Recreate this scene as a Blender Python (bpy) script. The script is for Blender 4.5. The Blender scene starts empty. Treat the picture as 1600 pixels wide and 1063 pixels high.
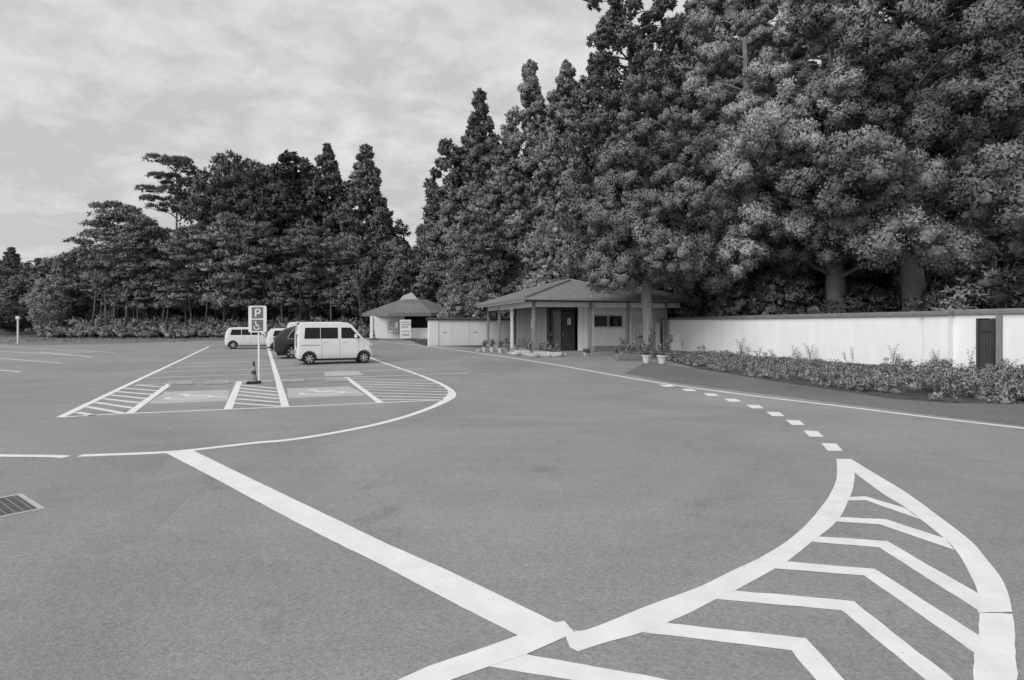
import bpy, bmesh, math, random
import numpy as np
from mathutils import Vector, Matrix

S = bpy.context.scene
COL = S.collection
R = math.radians
F, CX, YH, CH = 920.0, 800.0, 503.0, 1.9      # focal px, centre, horizon, camera height (from the photograph)

# ------------------------------------------------------------------ camera
cam = bpy.data.cameras.new('camera'); camo = bpy.data.objects.new('camera', cam); COL.objects.link(camo)
camo.location = (0, 0, CH); camo.rotation_euler = (R(90), 0, 0)
cam.sensor_width = 36.0; cam.lens = 36.0 * F / 1600.0
cam.shift_y = -(531.5 - YH) / 1600.0
cam.clip_start = 0.1; cam.clip_end = 3000
S.camera = camo

# ------------------------------------------------------------------ world, sun, exposure
SUN_EL, SUN_AZ = R(40), R(-137)               # azimuth measured clockwise from +Y (view direction)
W = bpy.data.worlds.new('World'); S.world = W; W.use_nodes = True
nt = W.node_tree; N = nt.nodes; L = nt.links; N.clear()
out = N.new('ShaderNodeOutputWorld'); bg = N.new('ShaderNodeBackground')
sky = N.new('ShaderNodeTexSky'); sky.sky_type = 'NISHITA'; sky.sun_disc = False
sky.sun_elevation = SUN_EL; sky.sun_rotation = SUN_AZ
bw = N.new('ShaderNodeRGBToBW'); L.new(sky.outputs[0], bw.inputs[0])
tc = N.new('ShaderNodeTexCoord'); sep = N.new('ShaderNodeSeparateXYZ'); L.new(tc.outputs['Generated'], sep.inputs[0])
def wmath(op, a, b=None, c=None):
    m = N.new('ShaderNodeMath'); m.operation = op
    for i, v in enumerate((a, b, c)):
        if v is None: continue
        if isinstance(v, (int, float)): m.inputs[i].default_value = v
        else: L.new(v, m.inputs[i])
    return m.outputs[0]
zc = wmath('ADD', wmath('MAXIMUM', sep.outputs[2], 0.0), 0.34)
cmb = N.new('ShaderNodeCombineXYZ'); L.new(wmath('DIVIDE', sep.outputs[0], zc), cmb.inputs[0]); L.new(wmath('DIVIDE', sep.outputs[1], zc), cmb.inputs[1])
def wnoise(sc, det, rough, dist, off):
    mp = N.new('ShaderNodeMapping'); mp.inputs['Location'].default_value = off; mp.inputs['Scale'].default_value = (1, 1.15, 1)
    mp.inputs['Rotation'].default_value = (0, 0, R(-18))
    L.new(cmb.outputs[0], mp.inputs[0]); n = N.new('ShaderNodeTexNoise'); n.inputs['Scale'].default_value = sc
    n.inputs['Detail'].default_value = det; n.inputs['Roughness'].default_value = rough; n.inputs['Distortion'].default_value = dist
    L.new(mp.outputs[0], n.inputs['Vector']); return n.outputs[0]
n1 = wnoise(0.9, 4, 0.5, 0.2, (3.1, 1.7, 0)); n2 = wnoise(3.4, 10, 0.62, 0.35, (0.4, 5.2, 0)); n3 = wnoise(11, 8, 0.6, 0.3, (7, 2, 0))
mix = wmath('ADD', wmath('ADD', wmath('MULTIPLY', n1, 0.34), wmath('MULTIPLY', n2, 0.42)), wmath('MULTIPLY', n3, 0.24))
rmp = N.new('ShaderNodeMapRange'); rmp.inputs['From Min'].default_value = 0.435; rmp.inputs['From Max'].default_value = 0.56
rmp.inputs['To Min'].default_value = 4.7; rmp.inputs['To Max'].default_value = 6.3; L.new(mix, rmp.inputs[0])
skyv = wmath('ADD', wmath('MULTIPLY', bw.outputs[0], 0.05), rmp.outputs[0])
L.new(skyv, bg.inputs['Color']); bg.inputs['Strength'].default_value = 0.1
L.new(bg.outputs[0], out.inputs[0])
sun = bpy.data.lights.new('sun', 'SUN'); sun.energy = 2.0; sun.angle = R(48); sun.color = (1, 1, 1)
suno = bpy.data.objects.new('sun', sun); COL.objects.link(suno)
sd = Vector((math.sin(SUN_AZ) * math.cos(SUN_EL), math.cos(SUN_AZ) * math.cos(SUN_EL), math.sin(SUN_EL)))
suno.rotation_euler = sd.to_track_quat('Z', 'Y').to_euler(); suno.location = sd * 60
S.view_settings.view_transform = 'Standard'; S.view_settings.look = 'None'
S.view_settings.exposure = 0.24; S.view_settings.gamma = 1.0; S.view_settings.use_curve_mapping = False

# ------------------------------------------------------------------ helpers
def G(px, py, h=0.0):
    """place on the ground (or height h) that the photograph shows at a pixel"""
    z = (CH - h) * F / (py - YH); return Vector(((px - CX) * z / F, z, h))
def AT(px, z, h=0.0): return Vector(((px - CX) * z / F, z, h))
def link(o): COL.objects.link(o); return o
def tag(o, label=None, cat=None, group=None, kind=None):
    if label: o['label'] = label
    if cat: o['category'] = cat
    if group: o['group'] = group
    if kind: o['kind'] = kind
    return o
def empty(name, loc, rz=0.0):
    o = bpy.data.objects.new(name, None); o.empty_display_size = 0.3
    o.location = loc; o.rotation_euler = (0, 0, rz); return link(o)
def kids(o): return [c for c in ALLC.get(o.name, [])]
ALLC = {}
def parent(o, p):
    o.parent = p; ALLC.setdefault(p.name, []).append(o)
def copy_tree(o, p=None):
    c = o.copy(); link(c)
    if p is not None: parent(c, p)
    for k in list(ALLC.get(o.name, [])): copy_tree(k, c)
    return c
class MB:
    def __init__(s): s.v = []; s.f = []; s.sm = False
    def add(s, vs, fs):
        n = len(s.v); s.v += [tuple(v) for v in vs]; s.f += [tuple(i + n for i in f) for f in fs]; return s
    def box(s, x0, x1, y0, y1, z0, z1):
        return s.add([(x0,y0,z0),(x1,y0,z0),(x1,y1,z0),(x0,y1,z0),(x0,y0,z1),(x1,y0,z1),(x1,y1,z1),(x0,y1,z1)],
                     [(0,3,2,1),(4,5,6,7),(0,1,5,4),(1,2,6,5),(2,3,7,6),(3,0,4,7)])
    def bbox(s, x0, x1, y0, y1, z0, z1, b=0.01):
        """box with chamfered edges"""
        bm = bmesh.new(); bmesh.ops.create_cube(bm, size=1)
        for v in bm.verts: v.co = Vector(((x0+x1)/2+v.co.x*(x1-x0), (y0+y1)/2+v.co.y*(y1-y0), (z0+z1)/2+v.co.z*(z1-z0)))
        bmesh.ops.bevel(bm, geom=bm.edges[:], offset=b, segments=1, affect='EDGES')
        bm.verts.index_update(); s.add([v.co[:] for v in bm.verts], [[v.index for v in f.verts] for f in bm.faces]); bm.free(); return s
    def tube(s, pts, rad, n=8, cap=True):
        pts = [Vector(p) for p in pts]; rad = rad if isinstance(rad, (list, tuple)) else [rad]*len(pts)
        vs = []; fs = []
        for i, p in enumerate(pts):
            d = (pts[min(i+1, len(pts)-1)] - pts[max(i-1, 0)]).normalized()
            a = d.cross(Vector((0,0,1)) if abs(d.z) < 0.9 else Vector((1,0,0))).normalized(); b = d.cross(a)
            for k in range(n):
                t = 2*math.pi*k/n; vs.append(p + (a*math.cos(t) + b*math.sin(t))*rad[i])
        for i in range(len(pts)-1):
            for k in range(n):
                fs.append((i*n+k, i*n+(k+1) % n, (i+1)*n+(k+1) % n, (i+1)*n+k))
        if cap: fs.append(tuple(range(n))); fs.append(tuple(reversed(range((len(pts)-1)*n, len(pts)*n))))
        return s.add(vs, fs)
    def lathe(s, prof, c=(0,0,0), n=16, axis='z'):
        vs = []; fs = []
        for (r, h) in prof:
            for k in range(n):
                t = 2*math.pi*k/n
                p = (r*math.cos(t), r*math.sin(t), h) if axis == 'z' else (r*math.cos(t), h, r*math.sin(t))
                vs.append((p[0]+c[0], p[1]+c[1], p[2]+c[2]))
        for i in range(len(prof)-1):
            for k in range(n):
                q = (i*n+k, i*n+(k+1) % n, (i+1)*n+(k+1) % n, (i+1)*n+k)
                fs.append(q if axis == 'z' else q[::-1])
        return s.add(vs, fs)
    def prism(s, poly, z0, z1):
        n = len(poly); vs = [(p[0], p[1], z0) for p in poly] + [(p[0], p[1], z1) for p in poly]
        fs = [tuple(reversed(range(n))), tuple(range(n, 2*n))] + [(i, (i+1) % n, n+(i+1) % n, n+i) for i in range(n)]
        return s.add(vs, fs)
    def build(s, name, mat, par=None, smooth=False, recalc=True, loc=None):
        me = bpy.data.meshes.new(name); me.from_pydata(s.v, [], s.f)
        if recalc:
            bm = bmesh.new(); bm.from_mesh(me); bmesh.ops.recalc_face_normals(bm, faces=bm.faces[:]); bm.to_mesh(me); bm.free()
        if smooth:
            me.polygons.foreach_set('use_smooth', [True]*len(me.polygons))
            if smooth != 'all':
                bm = bmesh.new(); bm.from_mesh(me)
                for e in bm.edges:
                    if len(e.link_faces) == 2 and e.calc_face_angle(0) > R(38): e.smooth = False
                bm.to_mesh(me); bm.free()
        me.materials.append(mat); me.update()
        o = bpy.data.objects.new(name, me); link(o)
        if par is not None: parent(o, par)
        if loc is not None: o.location = loc
        return o

# ------------------------------------------------------------------ materials (a black-and-white world: every colour is a grey)
def mat(name, v, rough=0.7, var=0.0, scale=5.0, bump=0.0, bscale=60.0, spec=0.3, metal=0.0, coat=0.0, trans=0.0, coords='Object', det=5, objvar=0.0, stretch=None, wear=None):
    m = bpy.data.materials.new(name); m.use_nodes = True; t = m.node_tree; n = t.nodes; l = t.links
    b = n['Principled BSDF']; b.inputs['Roughness'].default_value = rough; b.inputs['Metallic'].default_value = metal
    b.inputs['Specular IOR Level'].default_value = spec; b.inputs['Coat Weight'].default_value = coat; b.inputs['Base Color'].default_value = (v, v, v, 1)
    if trans: b.inputs['Transmission Weight'].default_value = trans
    cd = n.new('ShaderNodeTexCoord'); src = cd.outputs[coords]
    if stretch:
        mp = n.new('ShaderNodeMapping'); mp.inputs['Scale'].default_value = stretch; l.new(src, mp.inputs[0]); src = mp.outputs[0]
    val = None
    if var:
        no = n.new('ShaderNodeTexNoise'); no.inputs['Scale'].default_value = scale; no.inputs['Detail'].default_value = det; no.inputs['Roughness'].default_value = 0.65
        l.new(src, no.inputs['Vector'])
        mr = n.new('ShaderNodeMapRange'); mr.inputs['From Min'].default_value = 0.3; mr.inputs['From Max'].default_value = 0.7
        mr.inputs['To Min'].default_value = v*(1-var); mr.inputs['To Max'].default_value = v*(1+var); l.new(no.outputs[0], mr.inputs[0]); val = mr.outputs[0]
    if objvar:
        oi = n.new('ShaderNodeObjectInfo'); mr2 = n.new('ShaderNodeMapRange'); mr2.inputs['To Min'].default_value = 1-objvar; mr2.inputs['To Max'].default_value = 1+objvar
        l.new(oi.outputs['Random'], mr2.inputs[0]); mu = n.new('ShaderNodeMath'); mu.operation = 'MULTIPLY'
        if val is not None: l.new(val, mu.inputs[0])
        else: mu.inputs[0].default_value = v
        l.new(mr2.outputs[0], mu.inputs[1]); val = mu.outputs[0]
    if wear:                                  # chips and grime with a shape of their own: (value, scale, threshold)
        wv, ws, wt = wear
        no = n.new('ShaderNodeTexNoise'); no.inputs['Scale'].default_value = ws; no.inputs['Detail'].default_value = 9; no.inputs['Roughness'].default_value = 0.72
        l.new(cd.outputs[coords], no.inputs['Vector'])
        mr = n.new('ShaderNodeMapRange'); mr.inputs['From Min'].default_value = wt; mr.inputs['From Max'].default_value = wt+0.05; l.new(no.outputs[0], mr.inputs[0])
        mx = n.new('ShaderNodeMix'); l.new(mr.outputs[0], mx.inputs[0])
        if val is not None: l.new(val, mx.inputs[2])
        else: mx.inputs[2].default_value = v
        mx.inputs[3].default_value = wv; val = mx.outputs[0]
    if val is not None: l.new(val, b.inputs['Base Color'])
    if bump:
        nb = n.new('ShaderNodeTexNoise'); nb.inputs['Scale'].default_value = bscale; nb.inputs['Detail'].default_value = 4; l.new(src, nb.inputs['Vector'])
        bp = n.new('ShaderNodeBump'); bp.inputs['Strength'].default_value = bump; bp.inputs['Distance'].default_value = 0.02
        l.new(nb.outputs[0], bp.inputs['Height']); l.new(bp.outputs[0], b.inputs['Normal'])
    return m

def asphalt_mat(name, v, contrast=1.0):
    m = bpy.data.materials.new(name); m.use_nodes = True; t = m.node_tree; n = t.nodes; l = t.links; b = n['Principled BSDF']
    b.inputs['Roughness'].default_value = 0.85; b.inputs['Specular IOR Level'].default_value = 0.25
    cd = n.new('ShaderNodeTexCoord'); src = cd.outputs['Object']
    def noise(sc, det=3, rough=0.6, dist=0):
        x = n.new('ShaderNodeTexNoise'); x.inputs['Scale'].default_value = sc; x.inputs['Detail'].default_value = det
        x.inputs['Roughness'].default_value = rough; x.inputs['Distortion'].default_value = dist; l.new(src, x.inputs['Vector']); return x.outputs[0]
    def M(op, a, b2):
        x = n.new('ShaderNodeMath'); x.operation = op
        for i, q in enumerate((a, b2)):
            if isinstance(q, (int, float)): x.inputs[i].default_value = q
            else: l.new(q, x.inputs[i])
        return x.outputs[0]
    def MR(x, a, b2, c, d):
        r = n.new('ShaderNodeMapRange'); r.inputs[1].default_value = a; r.inputs[2].default_value = b2; r.inputs[3].default_value = c; r.inputs[4].default_value = d; l.new(x, r.inputs[0]); return r.outputs[0]
    vo = n.new('ShaderNodeTexVoronoi'); vo.inputs['Scale'].default_value = 75; l.new(src, vo.inputs['Vector'])
    svo = n.new('ShaderNodeSeparateColor'); l.new(vo.outputs['Color'], svo.inputs[0])
    vo2 = n.new('ShaderNodeTexVoronoi'); vo2.inputs['Scale'].default_value = 32; l.new(src, vo2.inputs['Vector'])
    sv2 = n.new('ShaderNodeSeparateColor'); l.new(vo2.outputs['Color'], sv2.inputs[0])
    grain = M('MULTIPLY', MR(svo.outputs[0], 0, 1, 1-0.22*contrast, 1+0.22*contrast), MR(sv2.outputs[0], 0, 1, 0.955, 1.045))
    big = M('MULTIPLY', MR(noise(0.22, 6, 0.62, 0.8), 0.32, 0.68, 0.83, 1.13), MR(noise(1.7, 5, 0.7), 0.3, 0.7, 0.975, 1.025))
    # tar-filled and hairline cracks wandering over the old surface
    vc = n.new('ShaderNodeTexVoronoi'); vc.feature = 'DISTANCE_TO_EDGE'; vc.inputs['Scale'].default_value = 0.16
    wn = n.new('ShaderNodeTexNoise'); wn.inputs['Scale'].default_value = 0.9; wn.inputs['Detail'].default_value = 6; l.new(src, wn.inputs['Vector'])
    vm = n.new('ShaderNodeVectorMath'); vm.operation = 'MULTIPLY_ADD'; l.new(wn.outputs['Color'], vm.inputs[0]); vm.inputs[1].default_value = (1.6, 1.6, 0); l.new(src, vm.inputs[2])
    l.new(vm.outputs[0], vc.inputs['Vector'])
    crack = MR(vc.outputs['Distance'], 0.0, 0.004, 0.0, 1.0)
    gate = MR(noise(0.35, 3), 0.54, 0.62, 1.0, 0.0)
    crk = MR(M('MAXIMUM', crack, gate), 0, 1, 0.84, 1.0)
    # pale rubbed spots and dark drips
    mp = n.new('ShaderNodeMapping'); mp.inputs['Rotation'].default_value = (0, 0, R(38)); mp.inputs['Scale'].default_value = (0.25, 3.2, 1); l.new(src, mp.inputs[0])
    ty = n.new('ShaderNodeTexNoise'); ty.inputs['Scale'].default_value = 1.1; ty.inputs['Detail'].default_value = 6; ty.inputs['Distortion'].default_value = 0.6; l.new(mp.outputs[0], ty.inputs['Vector'])
    big = M('MULTIPLY', big, MR(ty.outputs[0], 0.35, 0.65, 0.97, 1.03))
    oil = MR(noise(0.55, 6, 0.75, 1.5), 0.57, 0.68, 1.0, 0.82); big = M('MULTIPLY', big, oil)
    spots = MR(noise(14, 3, 0.5), 0.70, 0.76, 1.0, 1.35)
    dk = MR(noise(5.5, 4, 0.6), 0.27, 0.33, 0.86, 1.0)
    val = M('MULTIPLY', M('MULTIPLY', M('MULTIPLY', grain, big), M('MULTIPLY', crk, dk)), v)
    l.new(val, b.inputs['Base Color'])
    bp = n.new('ShaderNodeBump'); bp.inputs['Strength'].default_value = 0.35; bp.inputs['Distance'].default_value = 0.006
    l.new(vo.outputs['Distance'], bp.inputs['Height']); l.new(bp.outputs[0], b.inputs['Normal'])
    return m

def leaf_mat(name, v, var=0.35, scale=1.2):
    m = mat(name, v, rough=0.65, var=var, scale=scale, spec=0.25, objvar=0.26, det=3)
    return m

M_ = dict(
    asphalt=asphalt_mat('asphalt', 0.262, 0.8), asphalt_old=asphalt_mat('asphalt_old', 0.16), apron=asphalt_mat('apron', 0.25, 0.6),
    paint=mat('road_paint', 0.74, rough=0.6, var=0.08, scale=4, bump=0.15, bscale=220, wear=(0.40, 22.0, 0.635)),
    paint_thin=mat('road_paint_worn', 0.66, rough=0.7, var=0.10, scale=5, bump=0.1, bscale=200, wear=(0.30, 6.0, 0.64)),
    paint_faint=mat('road_paint_faded', 0.36, rough=0.8, var=0.15, scale=5, wear=(0.24, 5.0, 0.55)),
    paint_pad=mat('pale_bay_paint', 0.43, rough=0.8, var=0.12, scale=2.0, wear=(0.26, 4.0, 0.60)),
    soil=mat('forest_soil', 0.07, rough=0.95, var=0.4, scale=2, bump=0.6, bscale=15),
    verge=mat('verge', 0.17, rough=0.95, var=0.35, scale=1.5, bump=0.6, bscale=20),
    plaster=mat('white_plaster', 0.88, rough=0.85, var=0.06, scale=1.3, bump=0.15, bscale=40, stretch=(1.6, 1.6, 0.35), wear=(0.66, 2.2, 0.66)),
    plaster2=mat('grey_plaster', 0.72, rough=0.85, var=0.06, scale=2, bump=0.15, bscale=40, stretch=(1.5, 1.5, 0.4)),
    cap=mat('wall_coping', 0.20, rough=0.8, var=0.2, scale=4, bump=0.2, bscale=30),
    capdark=mat('wall_coping_dark', 0.07, rough=0.8, var=0.25, scale=4, bump=0.2),
    roof=mat('sheet_roof', 0.20, rough=0.6, var=0.16, scale=2.2, bump=0.15, bscale=8, stretch=(1, 1, 1)),
    shingle=mat('hut_roof', 0.165, rough=0.8, var=0.22, scale=2.5, bump=0.3, bscale=12, objvar=0.10),
    fascia=mat('fascia', 0.72, rough=0.7, var=0.08, scale=3),
    wood=mat('weathered_timber', 0.20, rough=0.75, var=0.25, scale=3, stretch=(8, 8, 0.7), bump=0.25, bscale=30, objvar=0.10),
    post=mat('post_timber', 0.25, rough=0.75, var=0.2, scale=3, stretch=(8, 8, 0.7), bump=0.25, bscale=30, objvar=0.06),
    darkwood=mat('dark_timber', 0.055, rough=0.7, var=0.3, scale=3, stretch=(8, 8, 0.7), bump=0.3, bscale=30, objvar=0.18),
    whitepaint=mat('white_paint', 0.80, rough=0.5, var=0.04, scale=4),
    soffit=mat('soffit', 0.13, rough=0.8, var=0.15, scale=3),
    glass=mat('dark_glass', 0.008, rough=0.1, spec=0.2), carglass=mat('car_glass', 0.012, rough=0.06, spec=0.28),
    carwhite=mat('car_white', 0.80, rough=0.3, var=0.02, scale=2, coat=0.5), cardark=mat('car_dark', 0.03, rough=0.3, spec=0.4, coat=0.35),
    rubber=mat('rubber', 0.02, rough=0.85, var=0.2, scale=8), alloy=mat('alloy', 0.55, rough=0.35, metal=0.6), trim=mat('black_trim', 0.03, rough=0.6),
    lamp=mat('lamp_lens', 0.5, rough=0.12, coat=0.8), taillamp=mat('tail_lens', 0.12, rough=0.15, coat=0.8), plate=mat('plate', 0.7, rough=0.5),
    signwhite=mat('sign_white', 0.72, rough=0.45, var=0.05, scale=3), signblue=mat('sign_blue_grey', 0.15, rough=0.45, var=0.08, scale=4),
    ink=mat('sign_ink', 0.10, rough=0.6, var=0.2, scale=6), notice=mat('notice', 0.62, rough=0.6), pipe=mat('galvanised', 0.45, rough=0.45, metal=0.4, var=0.1),
    concrete=mat('concrete', 0.30, rough=0.9, var=0.18, scale=5, bump=0.3, bscale=50), conc_light=mat('pale_concrete', 0.42, rough=0.9, var=0.15, scale=5, bump=0.3, bscale=50),
    iron=mat('grate_iron', 0.30, rough=0.6, metal=0.4, var=0.2, scale=8), pit_shade=mat('drain_pit_shade', 0.03, rough=0.9),
    stone=mat('garden_stone', 0.42, rough=0.85, var=0.2, scale=4, bump=0.5, bscale=14, objvar=0.12),
    potwhite=mat('pot_white', 0.62, rough=0.5, var=0.06), potgrey=mat('pot_grey', 0.20, rough=0.7, var=0.15), potclay=mat('pot_clay', 0.3, rough=0.8, var=0.1),
    bark=mat('cedar_bark', 0.22, rough=0.95, var=0.45, scale=2.6, stretch=(7, 7, 0.5), bump=1.0, bscale=5),
    barkpale=mat('pale_bark', 0.11, rough=0.95, var=0.4, scale=3, stretch=(4, 4, 0.8), bump=0.8, bscale=8),
    cedar=leaf_mat('cedar_leaf', 0.24), cedar_pale=leaf_mat('cedar_leaf_pale', 0.31), cedar_dark=leaf_mat('cedar_leaf_dark', 0.15), pine=leaf_mat('pine_needle', 0.22), broad=leaf_mat('broad_leaf', 0.16),
    pale=leaf_mat('pale_leaf', 0.36), bush=leaf_mat('bush_leaf', 0.22, 0.4, 2.0), weed=leaf_mat('weed_leaf', 0.24, 0.5, 3.0), flower=mat('flower', 0.55, rough=0.7),
)

# ================================================================== GROUND
def sheet(name, pts, mat_, z=0.0, jit=0.0, step=0.06, kind='structure', seed=1, thick=0.0, base=None):
    """flat polygon on the ground from world points; edges slightly ragged when jit > 0"""
    rnd = random.Random(seed); P = [Vector((p[0], p[1], 0)) for p in pts]; out_ = []
    for i, a in enumerate(P):
        b = P[(i+1) % len(P)]; d = b-a; ln = d.length
        out_.append(a)
        if jit and ln > step*1.5:
            near = min(a.length, b.length); st = step if near < 14 else step*4
            k = min(int(ln/st), 160); nrm = Vector((-d.y, d.x, 0)).normalized(); w = 0
            for j in range(1, k):
                w = 0.6*w + rnd.gauss(0, jit); out_.append(a + d*(j/k) + nrm*w)
    me = bpy.data.meshes.new(name); bm = bmesh.new()
    vs = [bm.verts.new((p.x, p.y, z)) for p in out_]; f = bm.faces.new(vs)
    if f.normal.z < 0 or True:
        bm.normal_update()
        if f.normal.z < 0: f.normal_flip()
    bmesh.ops.triangulate(bm, faces=bm.faces[:]); bm.to_mesh(me); bm.free()
    me.materials.append(mat_); o = link(bpy.data.objects.new(name, me)); return tag(o, kind=kind)
def pix(pts): return [G(x, y) for x, y in pts]
def smooth(pts, n=6):
    out_ = []
    for i in range(len(pts)-1):
        p0, p1, p2, p3 = pts[max(i-1, 0)], pts[i], pts[i+1], pts[min(i+2, len(pts)-1)]
        for k in range(n):
            t = k/n; out_.append(0.5*((2*p1)+(p2-p0)*t+(2*p0-5*p1+4*p2-p3)*t*t+(3*p1-p0-3*p2+p3)*t**3))
    out_.append(pts[-1]); return out_
def ribbon(pts, w):
    l, r = [], []
    for i, p in enumerate(pts):
        d = (pts[min(i+1, len(pts)-1)]-pts[max(i-1, 0)]).normalized(); nn = Vector((-d.y, d.x, 0))
        ww = w[i] if isinstance(w, list) else w
        l.append(p+nn*ww/2); r.append(p-nn*ww/2)
    return l + r[::-1]

sheet('ground', [(-900, -60), (900, -60), (900, 1500), (-900, 1500)], M_['soil'], -0.012)
# the parking lot, its right edge follows the hedge and the building
lot = [(-160, -12), (14, -12)] + [tuple(G(x, y)[:2]) for x, y in [(1900, 640), (1600, 634), (1480, 632), (1400, 626), (1300, 611), (1200, 596), (1100, 579), (1030, 561), (980, 553), (870, 552), (800, 546), (700, 541), (664, 541), (640, 532), (560, 531.2), (330, 529.6)]] + [tuple(G(20, 529.4)[:2]), tuple(G(-160, 527)[:2]), (-160, 70)]
sheet('parking_lot', lot, M_['asphalt'], 0.0)
old = [G(x, y) for x, y in [(1900, 680), (1600, 666), (1450, 648), (1300, 629), (1160, 612), (1045, 597), (975, 584), (1010, 566), (1090, 576), (1200, 594.5), (1300, 609.5), (1400, 624), (1480, 630), (1600, 632), (1900, 638)]]
sheet('old_asphalt_margin', old, M_['asphalt_old'], 0.0012, jit=0.01, step=0.2)
ap = [G(x, y) for x, y in [(690, 542.5), (700, 541.5), (800, 547), (870, 553), (980, 554), (1035, 560), (1010, 565), (975, 583), (860, 566), (760, 551.5)]]
sheet('building_apron', ap, M_['apron'], 0.0019)
# slightly darker patches of asphalt
sheet('asphalt_patch', pix([(150, 716), (262, 712), (240, 746), (175, 728)]), asphalt_mat('patch_asphalt', 0.246, 0.8), 0.0012)
sheet('asphalt_patch', pix([(215, 797), (300, 770), (230, 840), (150, 866), (120, 830)]), bpy.data.materials['patch_asphalt'], 0.0012)
sheet('asphalt_patch', pix([(240, 606), (362, 602), (356, 611), (248, 613.5)]), bpy.data.materials['patch_asphalt'], 0.002)
# grass verge and the strip before the wood
sheet('grass_verge', [G(x, y) for x, y in [(-160, 527.5), (18, 538.5), (60, 539.5), (180, 537.5), (330, 532.5), (470, 531.8), (600, 531.4), (600, 528), (330, 526), (60, 527), (-160, 525)]], M_['verge'], 0.004, jit=0.05, step=0.1)

# ------------------------------------------------------------------ painted markings
def c7(L_): return [(1100+x/2.514, 640+y/2.514) for x, y in L_]
def c6(L_): return [(600+x/3.2, 840+y/3.2) for x, y in L_]
Z1, Z2, Z3, Z4 = 0.0026, 0.0033, 0.0040, 0.0047
band_top = c6([(-60, 752), (80, 712), (240, 640), (470, 563), (675, 490)])
# left straight band, running from the arc to the bay line
sheet('road_marking', pix([(256, 706.5), (300, 703.5), (400, 752), (500, 800), (600, 848), (700, 892), (800, 940), (869, 974), (899, 988), (811, 994.5), (700, 938), (600, 885), (500, 836), (400, 783), (330, 745)]), M_['paint'], Z2, jit=0.0013, seed=4)
# near part of the arc band (painted in an earlier pass, its end a little proud of the rest)
sheet('road_marking', pix([(470, 1128), (625, 1062), (675, 1040), (747, 1016), (811, 993), (869, 973.5), (882, 971), (897, 989), (866, 1004), (822, 1023.5), (766, 1042), (706, 1063), (560, 1128)]), M_['paint'], Z3, jit=0.0013, seed=5)
inner_l = c7([(0, 690), (110, 635), (230, 578), (350, 500), (440, 410), (500, 325), (522, 260), (520, 195)])
inner_r = c7([(577, 195), (592, 250), (585, 310), (570, 352), (540, 415), (500, 462), (455, 497), (425, 520), (330, 596), (280, 626), (125, 711), (50, 746), (0, 771)])
sa = smooth(pix([(889, 981), (916, 985), (1010, 948), (1060, 930)] + inner_l), 5); sb_ = smooth(pix(inner_r + [(1072, 961), (1003, 989), (947, 1004.5), (903, 1019)]), 5)
sheet('road_marking', sa + sb_ + pix([(890, 1012), (884, 996)]), M_['paint'], Z2, jit=0.0013, seed=6)
out_o = c7([(577, 195), (650, 240), (790, 325), (935, 430), (1050, 520), (1110, 590), (1165, 660), (1195, 725), (1211, 797)])
out_i = c7([(1075, 800), (1075, 720), (1045, 650), (1000, 570), (940, 505), (790, 386), (700, 330), (592, 250)])
sheet('road_marking', smooth(pix(out_o), 6) + smooth(pix(out_i), 6), M_['paint'], Z3, jit=0.0013, seed=7)
sheet('road_marking', pix(c7([(1082, 800), (1211, 806), (1225, 950), (1229, 1063), (1228, 1180), (1056, 1180), (1060, 1063), (1062, 950), (1080, 880)])), M_['paint'], Z2, jit=0.003, seed=8)
chev = [[(560, 347), (570, 345), (635, 342), (790, 388), (850, 432), (635, 357), (565, 358)],
        [(520, 423), (715, 432), (945, 507), (985, 553), (690, 452), (515, 440)],
        [(448, 500), (720, 518), (1078, 724), (1078, 791), (690, 543), (415, 520)],
        [(320, 598), (670, 627), (1080, 888), (1068, 962), (628, 653), (270, 625)],
        [(115, 712), (590, 755), (980, 1063), (1120, 1180), (1000, 1180), (870, 1063), (540, 790), (40, 745)],
        [(-160, 837), (0, 857), (400, 900), (550, 1063), (650, 1175), (520, 1175), (440, 1063), (345, 948), (0, 905), (-250, 875)]]
for i, c in enumerate(chev): sheet('road_marking', pix(c7(c)), M_['paint'], Z1, jit=0.002, seed=20+i)
sheet('road_marking', pix([(816, 1022), (1037, 1062), (1180, 1095), (1100, 1110), (887, 1062), (764, 1042)]), M_['paint'], Z1, jit=0.002, seed=30)
# short dashes along the give-way curve
dash = [(1041.7, 603), (1076, 609.6), (1110.6, 617), (1144, 625.6), (1179, 635.7), (1211, 647.2), (1242, 660.6), (1270, 678), (1299, 698.8)]
for i, (x, y) in enumerate(dash):
    k = (y-YH)/(698.8-YH); kk = k*k
    w = [(-15.9, -6.3), (8, -5.2), (17.9, 6), (-5.2, 6)]
    sheet('road_marking', pix([(x+dx*(0.45+0.55*k), y+dy*kk) for dx, dy in w]), M_['paint'], Z1, jit=0.002, seed=40+i)
# long edge line on the right
el = smooth([G(x, y) for x, y in [(590, 533.2), (640, 538.4), (690, 543.6), (740, 551), (790, 558), (860, 569), (910, 577.6), (965, 587.5), (1040, 600), (1160, 616.6), (1300, 633.4), (1450, 652), (1600, 669.5), (1850, 698)]], 5)
sheet('road_marking', ribbon(el, 0.15), M_['paint'], Z1, jit=0.002, seed=51)
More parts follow.
